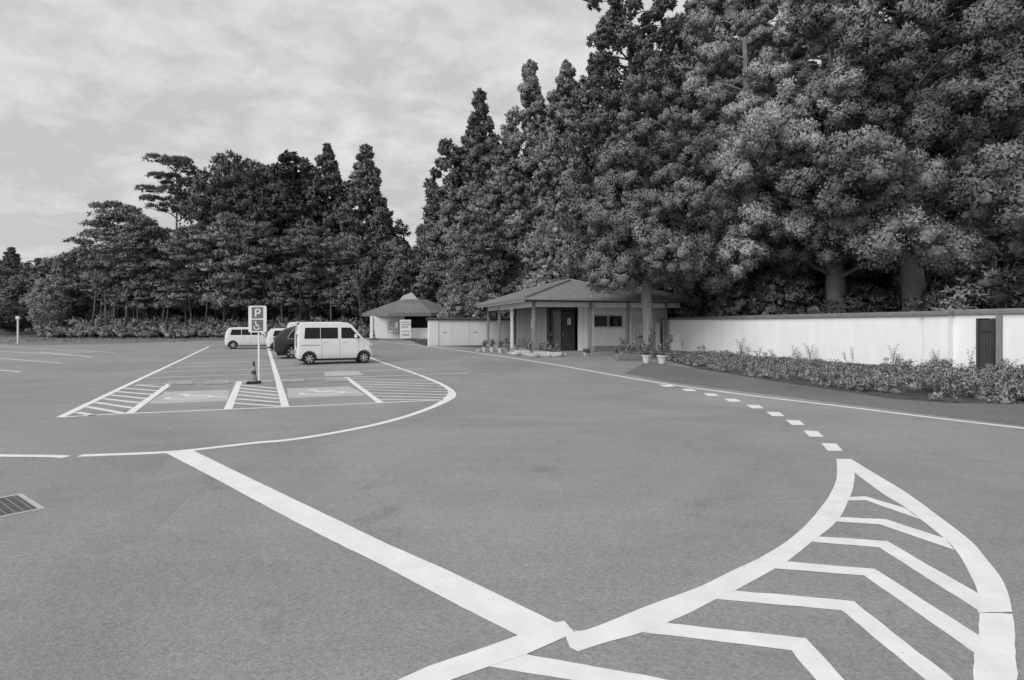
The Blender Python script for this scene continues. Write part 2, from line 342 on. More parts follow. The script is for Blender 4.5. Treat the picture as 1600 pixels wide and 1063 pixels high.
# loop round the parking rows
def c5(L_): return [(400+x/4.706, 560+y/4.706) for x, y in L_]
lp = c5([(-60, -30+20), (870, 8), (1000, 55), (1150, 105), (1280, 155), (1370, 195), (1425, 230), (1440, 262), (1420, 292), (1350, 335), (1230, 385), (1080, 435), (900, 483), (700, 525), (450, 570), (200, 605), (0, 622)])[1:]
lp = [(560, 550.5), (573, 556)] + lp + [(300, 703.5), (250, 707.5), (190, 710), (124, 712.3)]
lps = smooth([G(x, y) for x, y in lp], 6)
ws = [0.15 + 0.10*math.exp(-((p.x-lps[int(len(lps)*0.42)].x)**2+(p.y-lps[int(len(lps)*0.42)].y)**2)/1.5) for p in lps]
sheet('road_marking', ribbon(lps, ws), M_['paint'], Z1, jit=0.002, seed=52)
sheet('road_marking', ribbon(smooth([G(-250, 711), G(-60, 711.8), G(0, 712.2), G(80, 713), G(104, 714.3)], 4), 0.14), M_['paint'], Z1, jit=0.0013, seed=53)
sheet('road_marking', ribbon([G(p[0], p[1]) for p in [(693, 625.3), (591, 629.8), (449, 636), (354, 640), (204, 646.3), (150, 648.6), (96, 652.2)]], 0.11), M_['paint_thin'], Z1, jit=0.002, seed=54)
A0 = G(447, 634); D1 = (G(420, 548)-A0); D1.z = 0; D1.normalize(); D2 = Vector((D1.y, -D1.x, 0))
sheet('road_marking', ribbon([G(94, 652.4), G(204, 599.5), G(278, 565), G(327, 541.5)], 0.15), M_['paint'], Z2, jit=0.0013, seed=55)
sheet('road_marking', ribbon([G(446, 636.5), G(433, 590), G(420.4, 548.3), G(416, 536)], 0.17), M_['paint'], Z2, jit=0.0013, seed=56)
sheet('road_marking', ribbon([G(266, 599.5), G(201, 647)], 0.16), M_['paint'], Z3, jit=0.0013, seed=57)
sheet('road_marking', ribbon([G(374, 596.5), G(356, 640.5)], 0.17), M_['paint'], Z3, jit=0.0013, seed=58)
sheet('road_marking', ribbon([G(541, 590), G(595, 630)], 0.15), M_['paint'], Z3, jit=0.0013, seed=59)
hl = [((600, 407), (868, 424)), ((552, 433), (842, 455)), ((505, 460), (800, 484)), ((460, 487), (752, 517)), ((402, 515), (695, 550)), ((342, 545), (645, 590)), ((277, 578), (560, 630)), ((200, 622), (330, 646))]
for a, b in hl: sheet('road_marking', ribbon([G(80+a[0]/5, 520+a[1]/5), G(80+b[0]/5, 520+b[1]/5)], 0.14), M_['paint_thin'], Z1, jit=0.002, seed=60+a[0])
hm = [((190, 822), (480, 815)), ((200, 850), (520, 880)), ((192, 878), (525, 910)), ((180, 905), (530, 940)), ((172, 935), (540, 970)), ((158, 970), (545, 1002)), ((140, 1008), (550, 1036))]
for a, b in hm: sheet('road_marking', ribbon([G(340+a[0]/5.596, 450+a[1]/5.596), G(340+b[0]/5.596, 450+b[1]/5.596)], 0.14), M_['paint_thin'], Z1, jit=0.002, seed=70+a[0])
hr = [((548, 592), (674, 595)), ((551, 596), (683, 600)), ((556, 600), (692, 604)), ((562, 604.5), (699, 608.5)), ((568, 609), (701, 612.5)), ((575, 614), (699, 617)), ((582, 619), (694, 621.5)), ((589, 624.5), (688, 625))]
for a, b in hr: sheet('road_marking', ribbon([G(*a), G(*b)], 0.10), M_['paint_thin'], Z1, jit=0.002, seed=80+int(a[0]))
# bay lines
for k in range(11):
    s0 = 6.45+2.5*k
    tl = -4.45 + 0.012*s0; p = A0+D1*s0
    left = p+D2*(-4.35 - 0.0*s0); 
    if s0 < 30: sheet('road_marking', ribbon([p+D2*(-4.3), p+D2*(-0.1)], 0.10), M_['paint_thin'] if k < 6 else M_['paint_faint'], Z1, jit=0.002, seed=90+k)
    e = 4.5 if k > 1 else (6.6 if k == 0 else 5.6)
    sheet('road_marking', ribbon([p+D2*0.1, p+D2*e], 0.10), M_['paint_thin'] if k < 6 else M_['paint_faint'], Z1, jit=0.002, seed=110+k)
# stalls of the far left rows
for a, b in [((-120, 567), (32, 581.5)), ((-90, 553), (97, 567.8)), ((-80, 544.5), (112, 555.6)), ((60, 550), (145, 558.3)), ((0, 541.5), (182, 551.2)), ((-200, 595), (-40, 610))]:
    sheet('road_marking', ribbon([G(*a), G(*b)], 0.13), M_['paint_thin'], Z1, jit=0.002, seed=130+int(b[0]))
for a, b in [((0, 577), (65, 572.5)), ((40, 565), (120, 559)), ((-60, 587), (20, 580))]:
    sheet('road_marking', ribbon([G(*a), G(*b)], 0.10), M_['paint_faint'], Z2, jit=0.002, seed=150+int(b[0]))
# pale disabled-bay pads with a wheelchair figure each
sheet('bay_pad', pix([(232, 631.5), (257, 612.5), (359, 609.5), (354, 627)]), M_['paint_pad'], Z1, jit=0.01)
sheet('bay_pad', pix([(452, 622.5), (447, 607.5), (546, 603.8), (572, 618)]), M_['paint_pad'], Z1, jit=0.01)
sheet('bay_pad', pix([(509, 588.2), (506, 581.5), (560, 580.4), (569, 586.4)]), M_['paint_pad'], Z2, jit=0.01)
def wheelchair2d():
    """strokes (polylines) of the seated figure, unit about 1 high, origin at its centre"""
    wheel = [(-0.02+0.27*math.cos(R(a)), -0.16+0.27*math.sin(R(a))) for a in range(150, 385, 15)]
    body = [(-0.10, 0.28), (-0.06, -0.02), (0.20, -0.02), (0.32, -0.33), (0.43, -0.29)]
    arm = [(-0.08, 0.12), (0.16, 0.12)]
    head = [(-0.11+0.055*math.cos(R(a)), 0.41+0.055*math.sin(R(a))) for a in range(0, 361, 45)]
    return [wheel, body, arm, head]
for (c, sc) in ((G(301, 619.5), 1.25), (G(505, 612.5), 1.35)):
    for st in wheelchair2d():
        pts = [c + D2*(x*sc*1.5) + D1*(y*sc) for x, y in st]
        sheet('road_marking', ribbon(pts, 0.13), M_['paint_thin'], Z2 + 0.001*len(st)*0.05, jit=0.002)

# ================================================================== WHEEL STOPS, DRAIN
def wheel_stop():
    o = MB(); pr = [(-0.07, 0), (-0.055, 0.10), (0.055, 0.10), (0.07, 0)]
    vs = [(-0.3, y, z) for y, z in pr] + [(-0.27, y*0.8, z*0.97) for y, z in pr] ; 
    o.v = [(-0.3, y, z) for y, z in pr] + [(0.3, y, z) for y, z in pr]
    o.f = [(0, 1, 2, 3), (7, 6, 5, 4), (0, 4, 5, 1), (1, 5, 6, 2), (2, 6, 7, 3), (3, 7, 4, 0)]
    m = o.build('wheel_stop', M_['conc_light']); md = m.modifiers.new('b', 'BEVEL'); md.width = 0.012; return m
lot_rz = math.atan2(D2.y, D2.x)
ws0 = wheel_stop()
stops = [(283, 601.5, 'pale concrete wheel stop at the back of the left disabled bay, nearer the hatched strip'), (340, 600.5, 'pale concrete wheel stop in the left disabled bay, nearer the sign post'),
         (458, 597.5, 'pale concrete wheel stop in the right disabled bay, beside the thick centre line'), (527, 596.5, 'pale concrete wheel stop in the right disabled bay, below the van')]
for i, (x, y, lb) in enumerate(stops):
    o = ws0 if i == 0 else copy_tree(ws0); g = G(x, y); o.location = (g.x, g.y, 0.004); o.rotation_euler = (0, 0, lot_rz); o.scale = (1.1, 1, 1)
    tag(o, lb, 'wheel stop', 'wheel stops in the disabled bays')

gr = empty('drain_grate', G(20, 795)); tag(gr, 'square iron drain grate in a pale concrete rim at the left edge of the asphalt', 'drain grate')
q = [G(59, 795.5), G(27, 774.5), G(-60, 786), G(-45, 823)]; cx_ = sum(q, Vector())/4
a1, a2 = q[0], q[1]; ex = (q[1]-q[0]); ex.z = 0; wd = ex.length; ex.normalize(); ey = Vector((-ex.y, ex.x, 0))
gr.location = (a1.x, a1.y, 0); gr.rotation_euler = (0, 0, math.atan2(ex.y, ex.x)); wd2 = 0.62; wd = max(wd, 0.5)
m = MB(); t = 0.05
m.box(-t, wd+t, -t, 0, -0.01, 0.006).box(-t, wd+t, wd2, wd2+t, -0.01, 0.006).box(-t, 0, 0.0005, wd2-0.0005, -0.01, 0.0055).box(wd, wd+t, 0.0005, wd2-0.0005, -0.01, 0.0055); m.build('rim', M_['conc_light'], gr)
MB().box(0.001, wd-0.001, 0.001, wd2-0.001, -0.01, 0.002).build('pit', M_['pit_shade'], gr)  # flat dark plate under the bars; the pit's shade is put into its colour
for k in range(13):
    x = 0.02+(wd-0.04)*k/12; MB().box(x-0.006, x+0.006, 0.004, wd2-0.004, 0.0022, 0.010).build('bar', M_['iron'], gr)
cb = MB()
for k in range(9): y = 0.04+(wd2-0.08)*k/8; cb.box(0.004, wd-0.004, y-0.004, y+0.004, 0.0021, 0.0085)
tag(cb.build('cross_bar', M_['iron'], gr), kind='stuff')

# ================================================================== CARS
def make_car(name, st, belt, tum, wheels, wr, sidewin, glassF, glassR, body, W_, seams=(), handles=(), lampz=0.75, seamz=(0.3, 1.2), tail=(0.9, 1.2), dark_sill=False):
    """st = [(x, zbottom, ztop, width)]; nose at +x"""
    root = empty(name, (0, 0, 0)); xs = [s[0] for s in st]
    def itp(x, k): return float(np.interp(x, xs, [s[k] for s in st]))
    def hw(x, z): w = itp(x, 3)/2; return w if z < belt else w - tum*(z-belt)
    m = MB(); rows = []
    fine = sorted(set(xs + [round(x, 3) for x in np.linspace(xs[0]+0.05, xs[-1]-0.05, 22)]))
    for x in fine:
        zb, zt = itp(x, 1), itp(x, 2); bl = min(belt, zt-0.10); row = []
        for f in (0, 0.12, 0.4, 0.7, 1.0):
            z = zb+(bl-zb)*f; y = hw(x, z) - (0.05 if f == 0 else 0.0); row.append((y, z))
        top = zt-0.035
        for f in (0.35, 0.7, 1.0): z = bl+(top-bl)*f; row.append((hw(x, z), z))
        row.append((hw(x, zt)-0.045, zt-0.012)); row.append((hw(x, zt)-0.16, zt)); row.append((0.0, zt+0.015))
        rows.append((x, row))
    nn = 2*len(rows[0][1])-1
    for x, row in rows:
        ring = [(x, -y, z) for y, z in row] + [(x, y, z) for y, z in row[-2::-1]]; m.v += ring
    for i in range(len(rows)-1):
        for k in range(nn-1): m.f.append((i*nn+k, (i+1)*nn+k, (i+1)*nn+k+1, i*nn+k+1))
        m.f.append((i*nn+nn-1, (i+1)*nn+nn-1, (i+1)*nn, i*nn))
    m.f.append(tuple(range(nn))); m.f.append(tuple(reversed(range((len(rows)-1)*nn, len(rows)*nn))))
    b = m.build('body', M_[body], root)
    cut = MB()
    for x in wheels:
        for s in (-1, 1): cut.lathe([(0.0001, s*(W_/2-0.28)), (wr+0.06, s*(W_/2-0.28)), (wr+0.06, s*(W_/2+0.1)), (0.0001, s*(W_/2+0.1))], (x, 0, wr+0.01), 28, 'y')
    c = cut.build('cut', M_['trim']); c.location = (0, 0, 0)
    md = b.modifiers.new('c', 'BOOLEAN'); md.object = c; md.operation = 'DIFFERENCE'; md.solver = 'EXACT'
    bpy.context.view_layer.update(); dg = bpy.context.evaluated_depsgraph_get()
    me = bpy.data.meshes.new_from_object(b.evaluated_get(dg)); b.modifiers.clear(); b.data = me
    bm = bmesh.new(); bm.from_mesh(me); bmesh.ops.remove_doubles(bm, verts=bm.verts[:], dist=0.0005)
    for f in bm.faces: f.smooth = True
    for e in bm.edges:
        if len(e.link_faces) == 2: e.smooth = e.calc_face_angle(0) < R(32)
    bm.to_mesh(me); bm.free(); me.materials.clear(); me.materials.append(M_[body]); bpy.data.objects.remove(c)
    def side(name_, poly, off, mt, par=root, both=True):
        res = None
        for s in ((-1, 1) if both else (-1,)):
            mm = MB(); n = len(poly)
            vs = [(x, s*(hw(x, z)+off), z) for x, z in poly] + [(x, s*(hw(x, z)-0.004), z) for x, z in poly]
            mm.add(vs, [tuple(range(n)), tuple(reversed(range(n, 2*n)))] + [(i, (i+1) % n, n+(i+1) % n, n+i) for i in range(n)])
            res = mm.build(name_, M_[mt], par)
        return res
    for w in sidewin: side('side_window', w, 0.006, 'carglass')
    def topglass(name_, xa, xb, inset):
        mm = MB(); n = 6
        for i in range(n+1):
            x = xa+(xb-xa)*i/n; z = itp(x, 2); x2 = x+0.01; nz = Vector((-(itp(x2, 2)-z)/0.01, 0, 1)).normalized()*0.012
            for y in (-1, -0.5, 0, 0.5, 1): mm.v.append((x+nz.x, y*(hw(x, z)-inset), z+nz.z+0.015*(1-abs(y))))
        for i in range(n):
            for k in range(4): mm.f.append((i*5+k, (i+1)*5+k, (i+1)*5+k+1, i*5+k+1))
        mm.build(name_, M_['carglass'], root)
    topglass('windscreen', *glassF, 0.10); topglass('rear_window', *glassR, 0.12)
    for x in seams: side('door_seam', [(x-0.005, seamz[0]), (x+0.005, seamz[0]), (x+0.005, seamz[1]), (x-0.005, seamz[1])], 0.0015, 'trim')
    for x, z in handles: side('door_handle', [(x-0.09, z-0.012), (x+0.09, z-0.012), (x+0.09, z+0.015), (x-0.09, z+0.015)], 0.03, body)
    xf, xr = xs[-1], xs[0]; wF = itp(xf-0.02, 3)/2; wR = itp(xr+0.02, 3)/2
    for s in (-1, 1):
        MB().bbox(xf-0.22, xf-0.0, s*(wF-0.02)-0.11, s*(wF-0.02)+0.10, lampz, lampz+0.17, 0.03).build('headlight', M_['lamp'], root)
        MB().bbox(xr-0.012, xr+0.06, s*(wR-0.06)-0.055, s*(wR-0.06)+0.055, tail[0], tail[1], 0.015).build('tail_light', M_['taillamp'], root)
        mr = MB(); xm = glassF[1]-0.30 if glassF[1] > glassF[0] else glassF[0]-0.3
        zz = belt+0.05; yb = s*hw(xm, zz)
        mr.bbox(xm-0.06, xm+0.06, min(yb+s*0.05, yb+s*0.2), max(yb+s*0.05, yb+s*0.2), zz, zz+0.17, 0.02).box(xm-0.02, xm+0.02, min(yb-s*0.02, yb+s*0.08), max(yb-s*0.02, yb+s*0.08), zz+0.02, zz+0.05)
        mr.build('wing_mirror', M_[body], root)
    MB().bbox(xf-0.05, xf+0.015, -wF*0.7, wF*0.7, 0.34, 0.44, 0.01).build('front_grille', M_['trim'], root)
    MB().bbox(xf+0.002, xf+0.022, -0.16, 0.16, 0.46, 0.62, 0.004).build('number_plate', M_['plate'], root)
    MB().bbox(xr-0.02, xr+0.01, -0.16, 0.16, 0.62, 0.78, 0.004).build('number_plate', M_['plate'], root)
    if dark_sill: side('sill_trim', [(wheels[0]+wr+0.1, 0.26), (wheels[1]-wr-0.1, 0.26), (wheels[1]-wr-0.1, 0.34), (wheels[0]+wr+0.1, 0.34)], 0.01, 'trim')
    tyre = MB().lathe([(wr-0.09, -0.07), (wr-0.02, -0.08), (wr, -0.06), (wr, 0.06), (wr-0.02, 0.08), (wr-0.09, 0.07)], (0, 0, 0), 28, 'y')
    rim = MB().lathe([(wr-0.088, -0.065), (wr-0.088, -0.03), (wr-0.11, 0.0)], (0, 0, 0), 28, 'y').lathe([(0.0005, -0.055), (0.045, -0.05), (0.05, -0.02)], (0, 0, 0), 12, 'y')
    for k in range(7):
        a = 2*math.pi*k/7; d = Vector((math.cos(a), 0, math.sin(a))); q_ = Vector((-math.sin(a), 0, math.cos(a)))
        r0, r1 = 0.03, wr-0.085; w0 = 0.022
        p = [d*r0+q_*w0, d*r1+q_*w0*1.2, d*r1-q_*w0*1.2, d*r0-q_*w0]; vs = [(v.x, -0.052, v.z) for v in p] + [(v.x, -0.02, v.z) for v in p]
        rim.add(vs, [(0, 1, 2, 3), (7, 6, 5, 4), (0, 4, 5, 1), (1, 5, 6, 2), (2, 6, 7, 3), (3, 7, 4, 0)])
    hub = MB().lathe([(0.0005, 0.0), (wr-0.11, 0.0)], (0, 0, 0), 20, 'y')
    t0 = None
    for x in wheels:
        for s in (-1, 1):
            if t0 is None:
                t0 = tyre.build('wheel', M_['rubber'], root, smooth=True); r0_ = rim.build('rim', M_['alloy'], t0); h0 = hub.build('brake_disc', M_['trim'], t0); t = t0
            else: t = copy_tree(t0, root)
            t.location = (x, s*(W_/2-0.10), wr); t.rotation_euler = (0, 0, 0 if s < 0 else math.pi)
    # underbody blocks light between the wheels
    MB().box(xr+0.15, xf-0.15, -W_/2+0.12, -W_/2+0.13+W_-0.25, 0.17, itp((xr+xf)/2, 1)+0.02).build('underbody', M_['trim'], root)
    return root
van = make_car('parked_van', [(-0.02, 0.36, 1.10, 1.30), (0.0, 0.30, 1.45, 1.40), (0.05, 0.27, 1.76, 1.455), (0.14, 0.26, 1.85, 1.475), (0.6, 0.26, 1.885, 1.475), (1.9, 0.26, 1.885, 1.475), (2.25, 0.26, 1.85, 1.475), (2.42, 0.26, 1.77, 1.475), (2.9, 0.26, 1.22, 1.475), (2.98, 0.26, 1.14, 1.46), (3.22, 0.27, 1.03, 1.43), (3.33, 0.28, 0.86, 1.36), (3.385, 0.31, 0.62, 1.26), (3.395, 0.34, 0.50, 1.2)],
    1.12, 0.10, (0.52, 2.97), 0.275,
    [[(0.30, 1.15), (0.99, 1.15), (0.99, 1.64), (0.34, 1.64)], [(1.015, 1.15), (1.78, 1.15), (1.78, 1.64), (1.015, 1.64)], [(1.93, 1.15), (2.80, 1.15), (2.74, 1.24), (2.36, 1.64), (1.93, 1.64)]],
    (2.46, 2.87), (0.06, 0.13), 'carwhite', 1.475, seams=(1.06, 1.86, 2.72), handles=((1.20, 1.02), (2.05, 1.02)), lampz=0.72, seamz=(0.33, 1.12), tail=(0.75, 1.35))
mm = MB().box(0.16, 0.98, -0.7425, -0.735, 0.855, 0.875); mm.build('sliding_door_rail', M_['trim'], van)
g = G(484, 570.3); g2 = G(570, 566.8); dv = (g2-g).normalized(); dv = (dv*0.1+D2*0.9).normalized()
nrm = Vector((-dv.y, dv.x, 0)); van.location = g - dv*0.52 + nrm*(0.73); van.location.z = 0; van.rotation_euler.z = math.atan2(dv.y, dv.x)
van.scale = (0.97, 1, 1)
tag(van, 'white boxy kei van seen from its side, nearest of the parked cars', 'van')
van2 = copy_tree(van); van2.location = AT(449, 35.6) + D1*0.0 + Vector((0, 0, 0)); van2.location.z = 0; van2.location += nrm*0.7
van2.rotation_euler.z = lot_rz
tag(van2, 'white van hidden behind the dark car, only its roof and rear corner showing', 'van')
suv = make_car('parked_car', [(-0.02, 0.42, 0.98, 1.60), (0.02, 0.36, 1.10, 1.74), (0.12, 0.30, 1.16, 1.80), (0.55, 0.28, 1.52, 1.82), (0.85, 0.28, 1.62, 1.82), (1.9, 0.28, 1.66, 1.82), (2.5, 0.28, 1.62, 1.82), (3.3, 0.28, 1.08, 1.82), (4.1, 0.28, 0.95, 1.78), (4.35, 0.30, 0.80, 1.66), (4.44, 0.34, 0.6, 1.5)],
    1.02, 0.32, (0.85, 3.50), 0.345, [[(0.62, 1.12), (1.05, 1.06), (1.05, 1.50), (0.92, 1.50)], [(1.09, 1.06), (1.95, 1.05), (1.95, 1.54), (1.09, 1.53)], [(2.0, 1.05), (3.0, 1.05), (2.5, 1.50), (2.0, 1.54)]],
    (2.58, 3.2), (0.16, 0.52), 'cardark', 1.82, seams=(1.97,), handles=((1.3, 0.93), (2.2, 0.93)), lampz=0.66, seamz=(0.36, 1.02), tail=(0.9, 1.08), dark_sill=True)
for s_ in (-1, 1):
    yb_ = s_*0.912; MB().box(0.62, 3.0, min(yb_, yb_-s_*0.01), max(yb_, yb_-s_*0.01), 1.025, 1.045).build('window_trim', M_['alloy'], suv)
    MB().tube([(0.60, s_*0.895, 1.06), (0.92, s_*0.752, 1.53), (1.95, s_*0.742, 1.575), (2.52, s_*0.76, 1.52)], 0.012, 5).build('window_trim', M_['alloy'], suv)
gs = G(457, 560.8); suv.location = gs - D2*0.85 + D1*0.9; suv.location.z = 0; suv.rotation_euler.z = lot_rz
tag(suv, 'dark hatchback with a sloping rear window parked just behind the white kei van', 'car')
hat = make_car('parked_car', [(-0.02, 0.38, 0.9, 1.25), (0.0, 0.30, 1.05, 1.38), (0.10, 0.25, 1.32, 1.46), (0.22, 0.24, 1.46, 1.475), (0.5, 0.24, 1.50, 1.475), (1.6, 0.24, 1.51, 1.475), (2.0, 0.24, 1.46, 1.475), (2.72, 0.24, 1.0, 1.475), (3.1, 0.25, 0.9, 1.44), (3.32, 0.28, 0.75, 1.34), (3.39, 0.32, 0.55, 1.2)],
    0.92, 0.17, (0.50, 2.93), 0.27, [[(0.32, 0.98), (1.02, 0.97), (1.02, 1.36), (0.42, 1.36)], [(1.06, 0.97), (1.62, 0.97), (1.62, 1.37), (1.06, 1.37)], [(1.68, 0.97), (2.52, 0.96), (2.02, 1.34), (1.68, 1.37)]],
    (2.05, 2.68), (0.11, 0.21), 'carwhite', 1.475, seams=(1.65, 2.5), handles=((1.2, 0.85), (1.85, 0.85)), lampz=0.6, seamz=(0.32, 0.92), tail=(0.85, 1.15))
gh = G(364, 545.6); hat.location = gh - D2*0.5 + D1*0.7; hat.location.z = 0; hat.rotation_euler.z = lot_rz
tag(hat, 'small white hatchback seen from its side, behind the disabled parking sign', 'car')
sed = copy_tree(hat); sd_ = G(413, 548.5); sed.location = sd_ + D1*0.9 + D2*0.15; sed.location.z = 0; sed.rotation_euler.z = lot_rz
sed.scale = (1.15, 1.12, 0.97)
tag(sed, 'white hatchback between the small white hatchback and the dark hatchback', 'car')

# ================================================================== SIGN POST, CONE, POLE
def strokes_mesh(strokes, w, y, ox, oz, sx, sz, mb, th=0.003):
    for st in strokes:
        r = ribbon([Vector((x*sx+ox, z*sz+oz, 0)) for x, z in st], w); n = len(r)
        vs = [(p.x, y, p.y) for p in r] + [(p.x, y+th, p.y) for p in r]; h = n//2
        for i in range(h-1):
            a, b_, c_, d_ = i, i+1, n-2-i, n-1-i
            k = len(mb.v); q_ = [vs[a], vs[b_], vs[c_], vs[d_], vs[a+n], vs[b_+n], vs[c_+n], vs[d_+n]]
            mb.add(q_, [(0, 1, 2, 3), (7, 6, 5, 4), (0, 4, 5, 1), (1, 5, 6, 2), (2, 6, 7, 3), (3, 7, 4, 0)])
    return mb
def rrect(x0, x1, z0, z1, r, y, th, n=4):
    pts = []
    for cx, cz, a0 in ((x1-r, z1-r, 0), (x0+r, z1-r, 90), (x0+r, z0+r, 180), (x1-r, z0+r, 270)):
        for i in range(n+1): a = R(a0+90*i/n); pts.append((cx+r*math.cos(a), cz+r*math.sin(a)))
    k = len(pts); m = MB(); m.add([(x, y, z) for x, z in pts] + [(x, y+th, z) for x, z in pts], [tuple(range(k)), tuple(reversed(range(k, 2*k)))] + [(i, (i+1) % k, k+(i+1) % k, k+i) for i in range(k)])
    return m
pb = G(405, 596.5); sg = empty('parking_sign', (pb.x, pb.y, 0), R(6)); tag(sg, 'disabled parking sign with a P and a wheelchair figure on a thin white post', 'sign')
zt = CH+(YH-478)*pb.y/F; zb = CH+(YH-519.5)*pb.y/F
MB().tube([(0, 0, 0), (-0.012, 0, zb-0.3), (-0.02, 0, zt-0.06)], 0.03, 10).build('post', M_['whitepaint'], sg, smooth=True)
xo = -0.035; hwid = 0.275
rrect(xo-hwid, xo+hwid, zb, zt, 0.05, -0.06, 0.025).build('sign_board', M_['signwhite'], sg)
zm = (zt+zb)/2; pw = 0.175
bl1 = rrect(xo-pw, xo+pw, zm+0.02, zt-0.045, 0.012, -0.064, 0.003).build('blue_panel', M_['signblue'], sg)
bl2 = rrect(xo-pw, xo+pw, zb+0.045, zm-0.02, 0.012, -0.064, 0.003).build('blue_panel', M_['signblue'], sg)
ph = (zt-0.045-zm-0.02)
Pst = [[(-0.22, -0.5), (-0.22, 0.5)], [(-0.29, 0.43)] + [(0.08+0.25*math.cos(R(a)), 0.18+0.25*math.sin(R(a))) for a in range(90, -91, -15)] + [(-0.2, -0.07)]]
strokes_mesh(Pst, 0.045, -0.068, xo, (zm+0.02+zt-0.045)/2, ph*0.68, ph*0.70, MB()).build('letter_p', M_['signwhite'], sg)
strokes_mesh(wheelchair2d(), 0.028, -0.068, xo-0.02, (zb+zm)/2-0.0, ph*0.80, ph*0.80, MB()).build('wheelchair_symbol', M_['signwhite'], sg)
for z in (zm+0.2, zm-0.2): MB().box(xo-0.06, xo+0.10, -0.034, 0.036, z-0.015, z+0.015).build('bracket', M_['pipe'], sg)
cg = G(396.5, 599.5); cone = empty('traffic_cone', (cg.x, cg.y, 0.004), R(15)); tag(cone, 'slim banded traffic cone on a black weight at the foot of the sign post', 'traffic cone')
cone.scale = (0.82, 0.82, 0.95)
MB().bbox(-0.24, 0.24, -0.2, 0.2, 0, 0.07, 0.02).build('base', M_['rubber'], cone)
MB().lathe([(0.15, 0.07), (0.11, 0.16)], n=20).build('cone_foot', M_['potgrey'], cone, smooth=True)
for i, (z0, z1) in enumerate(((0.16, 0.30), (0.30, 0.42), (0.42, 0.56), (0.56, 0.72))):
    f = lambda z: 0.125 - 0.125*z
    MB().lathe([(f(z0), z0), (f(z1), z1)] + ([(0.001, z1)] if i == 3 else []), n=20).build('band', M_['concrete' if i % 2 == 0 else 'capdark'], cone, smooth=True)
pg = G(28, 537.5); pole = empty('marker_pole', (pg.x, pg.y, 0)); tag(pole, 'thin pale pole on the verge at the far left edge of the lot', 'pole')
ph_ = CH+(YH-494.5)*pg.y/F
MB().lathe([(0.07, 0), (0.07, ph_-0.25)], n=10).build('shaft', M_['signwhite'], pole, smooth=True); MB().bbox(-0.14, 0.14, -0.1, 0.1, ph_-0.25, ph_, 0.02).build('head', M_['signwhite'], pole)

# ================================================================== WHITE WALLS
def frame_of(a, b):
    d = (b-a); d.z = 0; return d.length, math.atan2(d.y, d.x)
# long wall on the right
wa, wb = AT(1036, 36.6), AT(1470, 21.35)
wa.z = wb.z = 0; wl, wrz = frame_of(wa, wb)
bw_ = empty('boundary_wall', wa, wrz); tag(bw_, 'long white plastered wall with a grey coping running along the hedge on the right', 'wall')
def top(x, l=wl, z0=2.0, z1=2.13): return z0 + (z1-z0)*x/l
def wallseg(name, x0, x1, y0, y1, zf, m_, par, z0=-0.05):
    n = 1; m = MB(); m.add([(x0, y0, z0), (x1, y0, z0), (x1, y1, z0), (x0, y1, z0), (x0, y0, zf(x0)), (x1, y0, zf(x1)), (x1, y1, zf(x1)), (x0, y1, zf(x0))], [(0,3,2,1),(4,5,6,7),(0,1,5,4),(1,2,6,5),(2,3,7,6),(3,0,4,7)]); return m.build(name, m_, par)
def coping(x0, x1, zf, par, m_, ov=0.10, y0=0, y1=0.22, h=0.13, pitch=0.10):
    pr = [(y0-ov, 0.0), (y0-ov, h*0.75), ((y0+y1)/2, h+pitch*0.4), (y1+ov, h*0.75), (y1+ov, 0.0)]
    m = MB(); m.v = [(x0, y, zf(x0)+z) for y, z in pr] + [(x1, y, zf(x1)+z) for y, z in pr]
    m.f = [(0, 1, 2, 3, 4), (9, 8, 7, 6, 5)] + [(i, (i+1) % 5, 5+(i+1) % 5, 5+i) for i in range(5)]
    return m.build('coping', m_, par)
wallseg('wall_face', 0, wl-0.5, 0, 0.22, top, M_['plaster'], bw_)
wallseg('pier', wl-0.497, wl+0.35, -0.16, 0.24, top, M_['plaster'], bw_)
nseg = 9
for i in range(nseg): coping((wl-0.6)*i/nseg-(0.08 if i == 0 else 0)+0.004, (wl-0.6)*(i+1)/nseg-0.004, lambda x: top(x)+0.002, bw_, M_['cap'])
coping(wl-0.598, wl+0.42, lambda x: top(x)+0.004, bw_, M_['cap'], y0=-0.16)
MB().box(0.003, wl-0.503, -0.035, -0.003, -0.05, 0.18).build('plinth', M_['concrete'], bw_)
# recessed stretch with the plank gate
ga = wb + Vector((math.cos(wrz), math.sin(wrz), 0))*0.352 + Vector((-math.sin(wrz), math.cos(wrz), 0))*0.12
gl = 9.0; gw = empty('boundary_wall', ga, wrz); tag(gw, 'white wall stretch with a higher coping at the right edge, round the dark plank gate', 'wall')
def pxx(px):   # distance along the gate wall for a pixel column
    c, s_ = math.cos(wrz), math.sin(wrz); k = (px-CX)/F
    return (k*ga.y-ga.x)/(c-k*s_)
x1, x2 = pxx(1526), pxx(1567)
zf2 = lambda x: 2.16+0.008*x
wallseg('wall_face', 0.0, x1, 0, 0.2, zf2, M_['plaster'], gw); wallseg('wall_face', x2, gl, 0, 0.2, zf2, M_['plaster'], gw)
wallseg('lintel', x1+0.001, x2-0.001, 0.0, 0.2, lambda x: zf2(x), M_['plaster'], gw, z0=2.02)
for i in range(6): coping(gl*i/6+0.004, gl*(i+1)/6-0.004, lambda x: zf2(x)+0.002, gw, M_['cap'], y1=0.2)
gt = empty('plank_gate', ga, wrz); tag(gt, 'dark vertical plank gate let into the white wall at the right edge', 'gate')
gW = x2-x1
MB().box(x1+0.002, x1+0.07, -0.04, 0.12, 0.0, 2.015).build('gate_post', M_['darkwood'], gt); MB().box(x2-0.16, x2-0.002, -0.09, 0.12, 0.0, 2.12).build('gate_post', M_['post'], gt)
npl = 6; p0 = x1+0.075; pwid = (x2-0.165-p0)/npl
